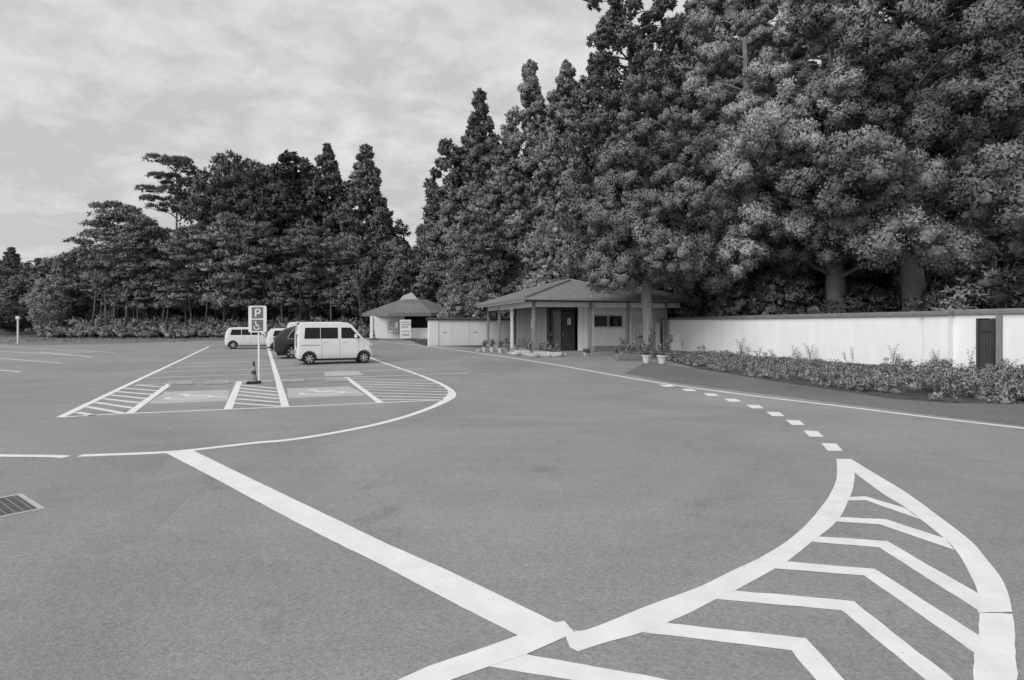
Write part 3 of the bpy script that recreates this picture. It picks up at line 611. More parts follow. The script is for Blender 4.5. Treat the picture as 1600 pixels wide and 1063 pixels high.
for i in range(npl): MB().bbox(p0+i*pwid+0.004, p0+(i+1)*pwid-0.004, 0.02+0.006*(i % 2), 0.05, 0.08, 1.97, 0.004).build('plank', M_['darkwood'], gt)
MB().bbox(p0, x2-0.17, 0.000, 0.018, 1.55, 1.63, 0.004).build('gate_rail', M_['darkwood'], gt); MB().bbox(p0, x2-0.17, 0.000, 0.018, 0.35, 0.43, 0.004).build('gate_rail', M_['darkwood'], gt)
# paler panelled wall behind the building, far centre
fa, fb = AT(669, 46.5), AT(806, 49.5); fa.z = fb.z = 0; fl, frz = frame_of(fa, fb)
fw = empty('panel_wall', fa, frz); tag(fw, 'white panelled wall with a dark coping between the small hut and the timber building', 'wall')
edges = [0.0]
for px in (685, 707, 734, 761, 785): 
    k = (px-CX)/F; edges.append((k*fa.y-fa.x)/(math.cos(frz)-k*math.sin(frz)))
edges.append(fl)
for i in range(len(edges)-1): MB().bbox(edges[i]+0.012, edges[i+1]-0.012, 0 if i else -0.06, 0.15, -0.02, 2.02, 0.01).build('panel', M_['plaster'], fw)
MB().box(0.02, fl-0.02, 0.04, 0.12, 0, 2.0).build('backing', M_['cap'], fw)
coping(-0.12, fl, lambda x: 2.03, fw, M_['capdark'], ov=0.14, y0=0, y1=0.15, h=0.16)
for px, zz in ((695, 1.05), (743, 1.05)):
    k = (px-CX)/F; x = (k*fa.y-fa.x)/(math.cos(frz)-k*math.sin(frz)); MB().bbox(x-0.16, x+0.16, -0.012, 0.01, zz-0.03, zz+0.03, 0.004).build('vent_slot', M_['cap'], fw)

# ================================================================== TIMBER BUILDING
B0 = Vector((1.25, 34.0, 0)); brz = math.atan2(0.232, 0.973)
bd = empty('timber_building', B0, brz); tag(bd, 'low building with hipped sheet roof and timber posts behind the flower pots', 'building')
def P(name, mb, m_, par=bd, **k): return mb.build(name, M_[m_], par, **k)
P('floor_slab', MB().box(-0.35, 9.2, -0.35, 14.6, -0.05, 0.13), 'concrete')
EZ = 3.24; ux0, ux1, vy0, vy1 = -0.75, 7.55, -0.75, 14.7; pit = 0.325
def roof(name, faces, m_='roof', par=bd, th=0.07):
    m = MB()
    for f in faces:
        n = len(f); m.add([tuple(p) for p in f] + [(p[0], p[1], p[2]-th) for p in f], [tuple(range(n)), tuple(reversed(range(n, 2*n)))] + [(i, (i+1) % n, n+(i+1) % n, n+i) for i in range(n)])
    return m.build(name, M_[m_], par)
hwid_ = (ux1-ux0)/2; rz_ = EZ+pit*hwid_; ru = ux0+hwid_
c00, c10, c11, c01 = (ux0, vy0, EZ), (ux1, vy0, EZ), (ux1, vy1, EZ), (ux0, vy1, EZ)
r0_, r1_ = (ru, vy0+hwid_, rz_), (ru, vy1-hwid_, rz_)
roof('roof', [(c00, c10, r0_)]); roof('roof', [(c00, r0_, r1_, c01)]); roof('roof', [(c10, c11, r1_, r0_)]); roof('roof', [(c01, r1_, c11)])
# lower wing roof to the right
wv1 = 5.0; wu1 = 9.9; hd = (wv1-vy0)/2; wz = EZ+pit*hd; e_ = 0.006
rr = [(4.6, vy0+hd, wz), (wu1-hd, vy0+hd, wz)]
roof('wing_roof', [((ux1-3.2, vy0, EZ+e_), (wu1, vy0, EZ+e_), rr[1], rr[0])]); roof('wing_roof', [((wu1, vy0, EZ+e_), (wu1, wv1, EZ+e_), rr[1])]); roof('wing_roof', [((wu1, wv1, EZ+e_), (4.6, wv1, EZ+e_), rr[0], rr[1])])
def ridge(a, b, par=bd, w=0.09, m_='cap'):
    a, b = Vector(a), Vector(b); return MB().tube([a+Vector((0, 0, 0.02)), b+Vector((0, 0, 0.02))], w, 6).build('ridge_cap', M_[m_], par)
for a, b in ((c00, r0_), (c01, r1_), (r0_, r1_), (c10, r0_), (rr[0], rr[1]), ((wu1, vy0, EZ), rr[1])): ridge(a, b)
P('eave_board', MB().box(ux0+0.02, wu1-0.02, vy0+0.02, vy0+0.05, EZ-0.22, EZ-0.071), 'darkwood')
P('eave_board', MB().box(ux0+0.02, ux0+0.05, vy0+0.052, vy1-0.02, EZ-0.22, EZ-0.071), 'cap')
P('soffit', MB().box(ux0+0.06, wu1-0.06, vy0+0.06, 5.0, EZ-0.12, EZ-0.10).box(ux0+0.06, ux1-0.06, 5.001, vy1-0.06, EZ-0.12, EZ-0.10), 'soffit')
# standing seams of the sheet roof
rs = MB()
for k in range(1, 16):
    u = ux0 + (ux1-ux0)*k/16; d = min(u-ux0, ux1-u); rs.tube([(u, vy0+0.02, EZ+0.012), (u, vy0+d, EZ+pit*d+0.012)], 0.016, 4)
for k in range(1, 26):
    v = vy0 + (vy1-vy0)*k/26; d = min(v-vy0, vy1-v, hwid_); rs.tube([(ux0+0.02, v, EZ+0.012), (ux0+d, v, EZ+pit*d+0.012)], 0.016, 4)
for k in range(1, 6):
    u = ux1 + (wu1-ux1-0.2)*k/6; d = min(wu1-u, hd); rs.tube([(u, vy0+0.02, EZ+0.02), (u, vy0+d, EZ+pit*d+0.02)], 0.016, 4)
tag(P('roof_seam', rs, 'roof'), kind='stuff')
# fascia beam between the posts
posts_u = [0.0, 3.46, 5.87, 8.35]; posts_v = [5.4, 9.4, 13.6]
for i in range(3): P('beam', MB().bbox(posts_u[i]+0.09, posts_u[i+1]-0.09, -0.04, 0.06, 2.76, 3.10, 0.008), 'fascia')
P('beam', MB().bbox(posts_u[3]+0.09, 9.3, -0.04, 0.06, 2.76, 3.10, 0.008), 'fascia')
vv = [0.0]+posts_v
for i in range(3): P('beam', MB().bbox(-0.05, 0.05, vv[i]+0.09, vv[i+1]-0.09, 2.76, 3.10, 0.008), 'whitepaint')
for i, u in enumerate(posts_u): P('post', MB().bbox(u-0.085, u+0.085, -0.085, 0.085, 0.13, 3.11, 0.01), 'post'); P('post_footing', MB().bbox(u-0.14, u+0.14, -0.14, 0.14, 0.12, 0.26, 0.02), 'concrete')
for v in posts_v: P('post', MB().bbox(-0.08, 0.08, v-0.08, v+0.08, 0.13, 3.11, 0.01), 'post' if v > 6 else 'whitepaint')
P('post', MB().bbox(1.05, 1.21, 9.0, 9.16, 0.13, 3.11, 0.01), 'darkwood')
# walls
P('wall', MB().box(3.78, 8.9, 1.2, 1.35, 0.42, 1.55).box(3.78, 4.13, 1.2, 1.35, 1.551, 2.32).box(6.07, 8.9, 1.2, 1.35, 1.551, 2.32).box(3.78, 8.9, 1.2, 1.35, 2.321, 3.11), 'plaster2')
P('plinth', MB().box(3.76, 8.92, 1.14, 1.36, 0.12, 0.419), 'concrete')
P('wall', MB().box(8.75, 8.9, 1.351, 5.0, 0.12, 3.11), 'plaster2')
P('wall_panel', MB().bbox(3.16, 3.44, 1.14, 1.34, 0.13, 3.1, 0.008), 'whitepaint'); P('wall_panel', MB().bbox(3.46, 3.76, 1.14, 1.34, 0.13, 3.1, 0.008), 'whitepaint')
for x0_, x1_ in ((4.15, 5.08), (5.12, 6.05)):
    w_ = P('window', MB().box(x0_, x1_, 1.175, 1.30, 1.56, 1.61).box(x0_, x1_, 1.175, 1.30, 2.26, 2.31).box(x0_, x0_+0.045, 1.176, 1.30, 1.611, 2.259).box(x1_-0.045, x1_, 1.176, 1.30, 1.611, 2.259), 'pipe')
    P('pane', MB().box(x0_+0.046, x1_-0.046, 1.24, 1.25, 1.612, 2.258), 'glass', w_)
P('window_sill', MB().bbox(4.10, 6.10, 1.12, 1.199, 1.49, 1.545, 0.006), 'whitepaint')
# recessed doorway, inner timber boards
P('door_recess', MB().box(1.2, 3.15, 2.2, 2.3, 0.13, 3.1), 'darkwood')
dr = P('door', MB().bbox(2.22, 3.1, 1.62, 1.68, 0.15, 2.55, 0.01), 'darkwood')
P('notice', MB().box(2.60, 2.82, 1.602, 1.612, 1.72, 2.12), 'notice', dr)
for z in (1.80, 1.90, 2.0): P('printed_line', MB().box(2.64, 2.78, 1.598, 1.6015, z, z+0.02), 'ink', dr)
P('door_handle', MB().tube([(2.32, 1.60, 1.0), (2.32, 1.58, 1.1), (2.32, 1.60, 1.2)], 0.014, 6), 'pipe', dr)
P('door_panel', MB().bbox(1.66, 2.18, 1.60, 1.68, 0.15, 2.60, 0.01), 'wood'); P('door_transom', MB().box(1.4, 3.14, 1.60, 1.7, 2.62, 3.1), 'darkwood')
P('door_jamb', MB().box(1.48, 1.63, 1.5, 1.72, 0.13, 2.6), 'darkwood')
for k in range(26):
    v0 = 1.3+k*0.30; P('wall_board', MB().bbox(1.16, 1.20+0.01*(k % 2), v0+0.006, v0+0.294, 0.2, 3.1, 0.004), 'wood')
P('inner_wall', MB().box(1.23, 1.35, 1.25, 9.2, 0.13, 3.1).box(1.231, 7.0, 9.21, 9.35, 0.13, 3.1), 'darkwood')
P('downpipe', MB().tube([(3.62, -0.13, 2.9), (3.62, -0.13, 0.2)], 0.035, 8), 'pipe'); P('downpipe', MB().tube([(6.0, -0.13, 2.9), (6.0, -0.13, 0.2)], 0.035, 8), 'pipe')
P('meter_box', MB().bbox(7.35, 7.6, 1.08, 1.19, 1.35, 1.85, 0.01), 'iron')
P('notice', MB().box(1.145, 1.152, 4.5, 4.75, 1.5, 2.1), 'notice')
P('gutter', MB().tube([(ux0, vy0-0.04, EZ-0.07), (wu1, vy0-0.04, EZ-0.10)], 0.05, 8), 'iron')
P('wing_screen', MB().bbox(6.3, 6.36, 0.1, 1.1, 0.13, 2.0, 0.005).bbox(6.5, 8.3, 0.6, 0.66, 0.13, 1.85, 0.005), 'plaster2')

# ================================================================== SMALL HUT
H0 = AT(647, 67.5); hut = empty('small_hut', H0, R(4)); hut.location.z = 0; hut.scale = (1.12, 1, 1)
tag(hut, 'small hut with a wide faceted roof and a raised roof vent, boards along its front', 'kiosk')
def ngon(r, n=8, off=22.5): return [(r*math.cos(R(off+360*i/n)), r*math.sin(R(off+360*i/n))) for i in range(n)]
tiers = [(5.35, 2.55), (5.25, 2.86), (3.9, 3.40), (2.6, 3.95), (1.35, 4.42)]
sc = 1.0
for i in range(len(tiers)-1):
    (ra, za), (rb, zb_) = tiers[i], tiers[i+1]; A_, B_ = ngon(ra), ngon(rb + (0.06 if i < 3 else 0))
    for k in range(8):
        j = (k+1) % 8; t_ = 0.06
        f = [(A_[k][0], A_[k][1], za), (A_[j][0], A_[j][1], za), (B_[j][0], B_[j][1], zb_+0.02), (B_[k][0], B_[k][1], zb_+0.02)]
        m = MB(); m.add(f + [(x, y, z-t_) for x, y, z in f], [(0, 1, 2, 3), (7, 6, 5, 4), (0, 4, 5, 1), (1, 5, 6, 2), (2, 6, 7, 3), (3, 7, 4, 0)]); m.build('roof_panel', M_['shingle'], hut)
MB().prism(ngon(1.38), 4.30, 4.43).build('roof_top', M_['shingle'], hut)
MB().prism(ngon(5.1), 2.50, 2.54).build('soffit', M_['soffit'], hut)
vm_ = MB(); vm_.v = [(-1.4, -0.7, 4.35), (0.5, -0.7, 4.35), (0.5, 0.7, 4.35), (-1.4, 0.7, 4.35), (-1.1, -0.55, 4.85), (-0.2, -0.4, 5.25), (-0.2, 0.4, 5.25), (-1.1, 0.55, 4.85)]
vm_.f = [(0, 4, 7, 3), (4, 5, 6, 7), (5, 1, 2, 6), (0, 1, 5, 4), (3, 7, 6, 2)]; vm_.build('roof_vent', M_['conc_light'], hut)
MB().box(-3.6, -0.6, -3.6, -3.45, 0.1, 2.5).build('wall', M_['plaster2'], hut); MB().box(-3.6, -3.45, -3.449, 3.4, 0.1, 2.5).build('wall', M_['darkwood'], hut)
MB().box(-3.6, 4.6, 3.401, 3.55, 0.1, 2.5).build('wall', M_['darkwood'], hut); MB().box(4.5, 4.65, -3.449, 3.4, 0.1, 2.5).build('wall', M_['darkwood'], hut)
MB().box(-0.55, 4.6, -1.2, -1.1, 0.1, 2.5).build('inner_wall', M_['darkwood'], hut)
for x in (-3.75, 1.9, 4.55): MB().bbox(x-0.13, x+0.13, -3.75, -3.5, 0, 2.5, 0.02).build('column', M_['whitepaint' if x < 0 else 'post'], hut)
MB().bbox(-0.5, 1.75, -3.62, -3.50, 0.1, 1.22, 0.01).build('counter_panel', M_['plaster'], hut); MB().box(-4.6, 5.0, -4.4, 3.8, -0.05, 0.1).build('floor_slab', M_['concrete'], hut)
for k in range(7): MB().box(-0.5+k*0.37, -0.46+k*0.37, -3.2, -3.16, 1.3, 2.5).build('window_bar', M_['darkwood'], hut)
def notice_board(x0, x1, z0, z1, px, Z, lines, lab, mm='signwhite', legs=True):
    o = empty('notice_board', AT(px, Z), R(3)); o.location.z = 0; tag(o, lab, 'notice board')
    w = (x1-x0)
    MB().bbox(-w/2, w/2, 0, 0.05, z0, z1, 0.01).build('board', M_[mm], o)
    if legs:
        for s in (-1, 1): MB().box(s*(w/2-0.06)-0.025, s*(w/2-0.06)+0.025, 0.052, 0.10, 0, z1-0.1).build('leg', M_['pipe'], o)
    rnd = random.Random(int(px))
    for (zz, h, xa, xb) in lines:
        x = -w/2 + xa*w; n = 0
        lm = MB()
        while x < -w/2+xb*w:
            cw = h*rnd.uniform(0.7, 1.0); z_ = z0+(z1-z0)*zz
            for q_ in range(2): zq = z_+h*(0.15+0.5*q_); lm.box(x, x+cw*0.8, -0.006, -0.001, zq, zq+h*0.22)
            lm.box(x+cw*0.3, x+cw*0.48, -0.0095, -0.0065, z_, z_+h*0.95); x += cw
        lm.build('text_line', M_['ink'], o)
    return o
notice_board(0, 1.18, 0.13, 2.12, 633.5, 62.4, [(0.84, 0.13, 0.12, 0.9), (0.70, 0.17, 0.12, 0.88), (0.57, 0.17, 0.15, 0.72), (0.14, 0.22, 0.2, 0.8), (0.36, 0.09, 0.15, 0.9)], 'tall white notice board covered in rows of writing in front of the hut')
b2 = notice_board(0, 1.15, 0.75, 2.0, 614, 63.2, [(0.80, 0.12, 0.15, 0.6), (0.55, 0.15, 0.15, 0.55), (0.2, 0.12, 0.15, 0.9)], 'grey poster board on the hut front, left of the tall white notice board', 'concrete')
MB().bbox(-0.5, -0.02, -0.02, -0.0005, 0.82, 0.98, 0.004).build('poster', M_['notice'], b2); MB().bbox(0.30, 0.52, -0.02, -0.0005, 1.3, 1.9, 0.004).build('poster', M_['notice'], b2)
cone2 = copy_tree(cone); cone2.location = AT(584, 62.5); cone2.location.z = 0; cone2.scale = (1.6, 1.6, 1.4); tag(cone2, 'pale cone-shaped marker standing left of the hut beyond the white kei van', 'traffic cone')

# ================================================================== TREES
def ico(sub):
    bm = bmesh.new(); bmesh.ops.create_icosphere(bm, subdivisions=sub, radius=1.0)
    v = np.array([x.co[:] for x in bm.verts]); f = np.array([[x.index for x in q_.verts] for q_ in bm.faces]); bm.free(); return v, f
ICO1, ICO2 = ico(1), ico(2)   # 20 and 80 faces
def unit(v): return v/np.maximum(np.linalg.norm(v, axis=-1, keepdims=True), 1e-9)
def leaf_mesh(name, C, Rr, SQ, nleaf, ls, rng, cores=None, D=None, core=0.0, up=0.25, flat=0.6, wid=0.55, spread=0.75, rough_n=0.38, dmix=0.8):
    """tufts of foliage: C centres, Rr radii, SQ vertical squash, nleaf sprigs per tuft, ls sprig length; D is the outward
    direction of the bough a tuft sits on (sprigs carry the rounded normals of tuft and bough, as needles do);
    cores = (centre, radius, squash) solid lumps added deep inside the leaves to block light through the crown"""
    C = np.asarray(C, float); Rr = np.asarray(Rr, float); SQ = np.asarray(SQ, float)*np.ones(len(C)); K = len(C)
    V = []; T = []; NV = []; off = 0
    if core > 0: cores = (C, Rr*core, SQ)
    if cores is not None and len(cores[0]):  # lumps added inside the foliage to keep light from passing through
        cc, cr, cs = [np.asarray(q_, float) for q_ in cores]; kc = len(cc); cs = cs*np.ones(kc)
        iv, fi = ICO2 if kc < 400 else ICO1; d = iv[None]*(1+rng.uniform(-0.28, 0.2, (kc, len(iv), 1)))*cr[:, None, None]
        d[..., 2] *= cs[:, None]; v = cc[:, None]+d
        V.append(v.reshape(-1, 3)); T.append((fi[None]+(np.arange(kc)*len(iv))[:, None, None]).reshape(-1, 3)); off = kc*len(iv)
        NV.append(unit(np.broadcast_to(iv[None], v.shape)+0.3*rng.normal(size=v.shape)).reshape(-1, 3))
    n = unit(rng.normal(size=(K, nleaf, 3)) + np.array([0, 0, up])); t = unit(rng.normal(size=(K, nleaf, 3)))
    if D is not None: n = unit(n + 0.45*np.asarray(D)[:, None, :])
    rad = Rr[:, None, None]*rng.uniform(1-spread, 1.1, (K, nleaf, 1)); base = n*rad; base[..., 2] *= SQ[:, None]
    p = C[:, None]+base
    a = unit(n*(1-flat)+t*flat+np.array([0, 0, 0.1])); w = unit(np.cross(n+0.35*rng.normal(size=n.shape), a))
    l = ls*rng.uniform(0.6, 1.4, (K, nleaf, 1)); ww = w*l*wid
    nn_ = n if D is None else unit(n + dmix*np.asarray(D)[:, None, :])
    flip = (np.cross(ww, a)*nn_).sum(-1, keepdims=True) < 0; ww = np.where(flip, -ww, ww)
    v = np.stack([p-ww*0.5, p+ww*0.5, p+a*l], axis=2).reshape(-1, 3)
    nn_ = unit(nn_+rough_n*rng.normal(size=n.shape)); NV.append(np.repeat(nn_.reshape(-1, 3), 3, axis=0))
    V.append(v); m = K*nleaf; T.append(np.arange(m*3).reshape(-1, 3)+off)
    V = np.concatenate(V); T = np.concatenate(T); NV = np.concatenate(NV); me = bpy.data.meshes.new(name)
    me.vertices.add(len(V)); me.vertices.foreach_set('co', V.astype(np.float32).ravel())
    me.loops.add(len(T)*3); me.loops.foreach_set('vertex_index', T.astype(np.int32).ravel())
    me.polygons.add(len(T)); me.polygons.foreach_set('loop_start', (np.arange(len(T))*3).astype(np.int32))
    me.polygons.foreach_set('use_smooth', np.ones(len(T), dtype=bool)); me.update(calc_edges=True)
    me.normals_split_custom_set_from_vertices(NV.astype(np.float32))
    return me
def trunk_mesh(H, r, limbs, rng, base=0.0, n=12, flare=1.18, lean=(0, 0)):
    mb = MB(); pts = []; rad = []
    K = 10
    for i in range(K+1):
        t = i/K; wob = 0.15*r
        pts.append((lean[0]*t*H + (rng.normal()*wob if i else 0), lean[1]*t*H + (rng.normal()*wob if i else 0), base-0.2*(i == 0)+t*(H-base)))
        rad.append(max(r*(1-t)**0.8*(flare if i == 0 else 1.0), 0.03))
    mb.tube(pts, rad, n)
    for a, b, rr_ in limbs:
        a = Vector(a); b = Vector(b); mid = a.lerp(b, 0.5)+Vector((0, 0, 0.12*(b-a).length*(1 if b.z > a.z else 0.6)))
        mb.tube([a, mid, b], [rr_, rr_*0.65, rr_*0.25], 5, False)
    return mb
def cedar(name, H, base, Rm, nb, npf, nl, ls, rb, seed, tr=0.5, mat_='cedar', power=0.8, gaps=0.0, droop=0.25, wid=0.6, core=0.40, pr=(0.20, 0.34), pd=(0.80, 1.02), tuftcore=0.0, **kw):
    rng = np.random.default_rng(seed); C = []; Rr = []; limbs = []; D = []; BC = []; BR = []
    for i in range(nb):
        u = (i+0.5)/nb; t = 1-(1-u)**0.62
        if rng.random() < gaps: continue
        ang = i*2.39996+rng.uniform(-.35, .35); z = base+(H-base)*t
        env = Rm*((1-t)**power)*(0.74+0.26*min(1, (t+0.08)*5))
        lump = 1+0.20*math.sin(3*ang+7*t*3+seed)+rng.uniform(-.2, .2)
        b = rb*(0.30+0.75*(1-t))*rng.uniform(0.7, 1.3)
        rad = max(env*lump - b*0.55, 0.0)*(1.0 if i % 5 else rng.uniform(0.4, 0.8))
        c = np.array([rad*math.cos(ang), rad*math.sin(ang), z-droop*rad*0.4])
        if rad > 0.8: limbs.append(((0, 0, z-0.35*rad), tuple(c), 0.04+0.016*rad))
        od = np.array([math.cos(ang), math.sin(ang), 0.45]); BC.append(c); BR.append(b*core)
        for k in range(npf):
            d = unit(rng.normal(size=3)+od*0.35); f = (rng.uniform(*pd) if k % 7 else rng.uniform(pd[1], pd[1]*1.2)) if k % 5 else rng.uniform(0.45, 0.7)
            C.append(c+d*b*np.array([1, 1, 0.8])*f); Rr.append(b*rng.uniform(*pr)); D.append(d)
    for k in range(9):
        rr_ = 0.10+0.05*k
        for j in range(1+k//2): a_ = rng.uniform(0, 6.3); C.append(np.array([math.cos(a_)*rr_*0.8*(k > 1), math.sin(a_)*rr_*0.8*(k > 1), H-0.15-0.30*k])); Rr.append(rr_*0.9); D.append(np.array([0, 0, 0.3]))
    me = leaf_mesh(name+'_crown', C, Rr, 0.9, nl, ls, rng, cores=(BC, BR, 0.8) if not tuftcore else (C, np.array(Rr)*tuftcore, 0.9), D=D, wid=wid, **kw); me.materials.append(M_[mat_])
    tm = trunk_mesh(H*0.985, tr, limbs[::2], rng); return me, tm
def pads(name, H, base, Rm, npad, npf, nl, ls, seed, tr=0.22, mat_='pine', lean=(0.03, 0), wid=0.34, thick=0.42, topflat=False, bs=1.0):
    rng = np.random.default_rng(seed); C = []; Rr = []; limbs = []; D = []; BC = []; BR = []
    for i in range(npad):
        t = (i+0.6)/npad; ang = i*2.39996+rng.uniform(-.5, .5); z = base+(H-base)*t
        env = Rm*(math.sin(math.pi*min(1, 0.22+0.72*t))**0.7 if not topflat else (0.7+0.3*t)); rad = env*rng.uniform(0.25, 0.85); b = bs*Rm*rng.uniform(0.22, 0.42)*(1.1-0.35*t)
        c = np.array([lean[0]*z+rad*math.cos(ang), lean[1]*z+rad*math.sin(ang), z+rng.uniform(-.4, .4)]); limbs.append(((lean[0]*(z-0.6), lean[1]*(z-0.6), z-0.7), tuple(c-np.array([0, 0, 0.1])), 0.09))
        BC.append(c+np.array([0, 0, 0.05])); BR.append(b*0.36)
        for k in range(npf):
            a = rng.uniform(0, 2*math.pi); r_ = b*math.sqrt(rng.random())*1.1; hh = math.sqrt(max(0, 1-(r_/b/1.1)**2))*b*thick
            C.append(c+np.array([r_*math.cos(a), r_*math.sin(a), hh*rng.uniform(0.5, 1.1)])); Rr.append(b*rng.uniform(0.14, 0.26)); D.append(unit(np.array([r_*math.cos(a)/b*0.7, r_*math.sin(a)/b*0.7, 0.8])))
    me = leaf_mesh(name+'_crown', C, Rr, 0.7, nl, ls, rng, cores=(BC, BR, 0.26), D=D, up=0.5, flat=0.5, wid=wid); me.materials.append(M_[mat_])
    return me, trunk_mesh(H*0.95, tr, limbs, rng, lean=lean, n=8)
def broad(name, H, base, Rm, nb, npf, nl, ls, seed, tr=0.25, mat_='broad', wid=0.6, layered=False, bs=1.0, core=0.36):
    rng = np.random.default_rng(seed); C = []; Rr = []; limbs = []; D = []; BC = []; BR = []; zc_ = (H+base)/2; hz = (H-base)/2
    for i in range(nb):
        y = 1-2*(i+0.5)/nb; ang = i*2.39996+rng.uniform(-.4, .4); r_ = math.sqrt(max(0, 1-y*y))
        k_ = rng.uniform(0.55, 0.95)*(1+0.15*math.sin(2*ang+seed)); b = bs*Rm*rng.uniform(0.20, 0.36)
        c = np.array([Rm*r_*k_*math.cos(ang), Rm*r_*k_*math.sin(ang), zc_+hz*y*k_]); limbs.append(((0, 0, max(base*0.8, c[2]-0.5*Rm)), tuple(c), 0.07))
        f = np.array([1.25, 1.25, 0.42]) if layered else np.array([1, 1, 0.8]); BC.append(c); BR.append(b*core)
        for k in range(npf):
            d = unit(rng.normal(size=3)+np.array([0, 0, 0.35])+0.4*unit(c-np.array([0, 0, zc_]))); C.append(c+d*b*f*rng.uniform(0.8, 1.15)); Rr.append(b*rng.uniform(0.2, 0.34)); D.append(d if not layered else unit(d*np.array([.6, .6, 1.4])))
    me = leaf_mesh(name+'_crown', C, Rr, 0.6 if layered else 0.9, nl, ls, rng, cores=(BC, BR, 0.4 if layered else 0.8), D=D, up=0.4, flat=0.6, wid=wid); me.materials.append(M_[mat_])
    return me, trunk_mesh(H*0.8, tr, limbs[::2], rng, n=8)

VAR = {}
def variant(key, maker, *a, bark='bark', **k):
    me, tb = maker(key, *a, **k); o = tb.build('trunk', M_[bark], None, smooth='all', recalc=False); tm = o.data; bpy.data.objects.remove(o); VAR[key] = (me, tm)
variant('near_a', cedar, 25, 5.8, 6.6, 110, 17, 250, 0.125, 1.4, 11, tr=0.54, mat_='cedar_pale', power=0.62, tuftcore=0.68, pr=(0.30, 0.46), pd=(0.62, 0.85), wid=0.7, spread=0.32, rough_n=0.22, dmix=0.35, flat=0.7, droop=0.5)
variant('near_b', cedar, 27, 6.3, 6.4, 115, 16, 180, 0.145, 1.4, 12, tr=0.57, mat_='cedar', power=0.6, tuftcore=0.68, pr=(0.30, 0.46), pd=(0.62, 0.85), wid=0.7, spread=0.32, rough_n=0.22, dmix=0.35, flat=0.7, droop=0.5)
variant('near_c', cedar, 16, 4.6, 3.3, 90, 16, 150, 0.115, 1.0, 13, tr=0.34, mat_='cedar', power=0.42, tuftcore=0.68, pr=(0.30, 0.46), pd=(0.62, 0.85), wid=0.7, spread=0.32, rough_n=0.22, dmix=0.35, flat=0.7, droop=0.45)
variant('mid_a', cedar, 24, 2.5, 5.8, 150, 15, 55, 0.21, 1.3, 21, tr=0.35, power=0.9, tuftcore=0.66, pr=(0.28, 0.44), pd=(0.62, 0.88), wid=0.7, spread=0.35, rough_n=0.25, dmix=0.35, flat=0.65)
variant('mid_b', cedar, 22, 2.5, 6.0, 150, 15, 55, 0.21, 1.35, 22, tr=0.35, power=0.82, tuftcore=0.66, pr=(0.28, 0.44), pd=(0.62, 0.88), wid=0.7, spread=0.35, rough_n=0.25, dmix=0.35, flat=0.65)
variant('open_cedar', cedar, 32, 6, 4.4, 230, 22, 30, 0.22, 1.25, 23, tr=0.4, power=0.30, gaps=0.08, mat_='cedar_dark')
variant('far_a', cedar, 20, 6, 3.8, 95, 20, 22, 0.29, 1.25, 31, tr=0.28, power=0.5, gaps=0.08, mat_='cedar_dark')
variant('far_b', cedar, 20, 3, 5.2, 130, 20, 22, 0.29, 1.3, 32, tr=0.28, power=0.82, mat_='cedar_dark')
variant('pine_top', pads, 23, 15.5, 4.6, 20, 34, 26, 0.30, 41, tr=0.3, lean=(0.0, 0), topflat=True, mat_='cedar_dark', bs=1.1)
variant('pine_a', pads, 15, 3.8, 5.0, 44, 28, 20, 0.32, 42, tr=0.2, bark='barkpale')
variant('pine_b', pads, 14, 3.0, 4.8, 44, 28, 20, 0.32, 43, tr=0.18, lean=(-0.04, 0), bark='barkpale')
variant('round_a', broad, 18, 4, 5.6, 70, 24, 24, 0.30, 51, mat_='cedar_dark')
variant('round_b', broad, 10, 0.6, 4.4, 60, 22, 24, 0.27, 52)
variant('pale_round', broad, 12, 1.5, 3.4, 60, 26, 30, 0.15, 53, mat_='pale')
variant('layer_tree', broad, 22, 6.5, 5.8, 70, 32, 46, 0.17, 54, tr=0.4, mat_='cedar', layered=True)
variant('bush_tree', broad, 5.2, -0.6, 2.6, 60, 24, 36, 0.13, 55, tr=0.08, mat_='bush', wid=0.5)
variant('shrub', broad, 2.6, -0.3, 1.9, 34, 22, 30, 0.11, 56, tr=0.05, mat_='bush', wid=0.5)
used = {}
def tree(key, px, Z, top=None, label='', group=None, rz=None, name='tree', H=None, wx=1.0, z=0.0):
    me, tm = VAR[key]; zmax = max(v[2] for v in (Vector(c) for c in [me.vertices[i].co for i in range(0, len(me.vertices), 53)]))
    if H is None: H = CH+(YH-top)*Z/F - z
    s_ = H/zmax; k = used[key] = used.get(key, 0)+1
    r = empty(name, AT(px, Z), (k*2.17) if rz is None else rz); r.location.z = z; r.scale = (s_*wx if wx != 1 else s_,)*2+(s_,)
    if not (0.7 < s_ < 1.4) and wx == 1: r.scale = ((s_+1)/2, (s_+1)/2, s_)
    tag(r, label, 'shrub' if name == 'shrub' else 'tree', group)
    t = link(bpy.data.objects.new('trunk', tm)); parent(t, r); c = link(bpy.data.objects.new('crown', me)); parent(c, r)
    return r
T = tree
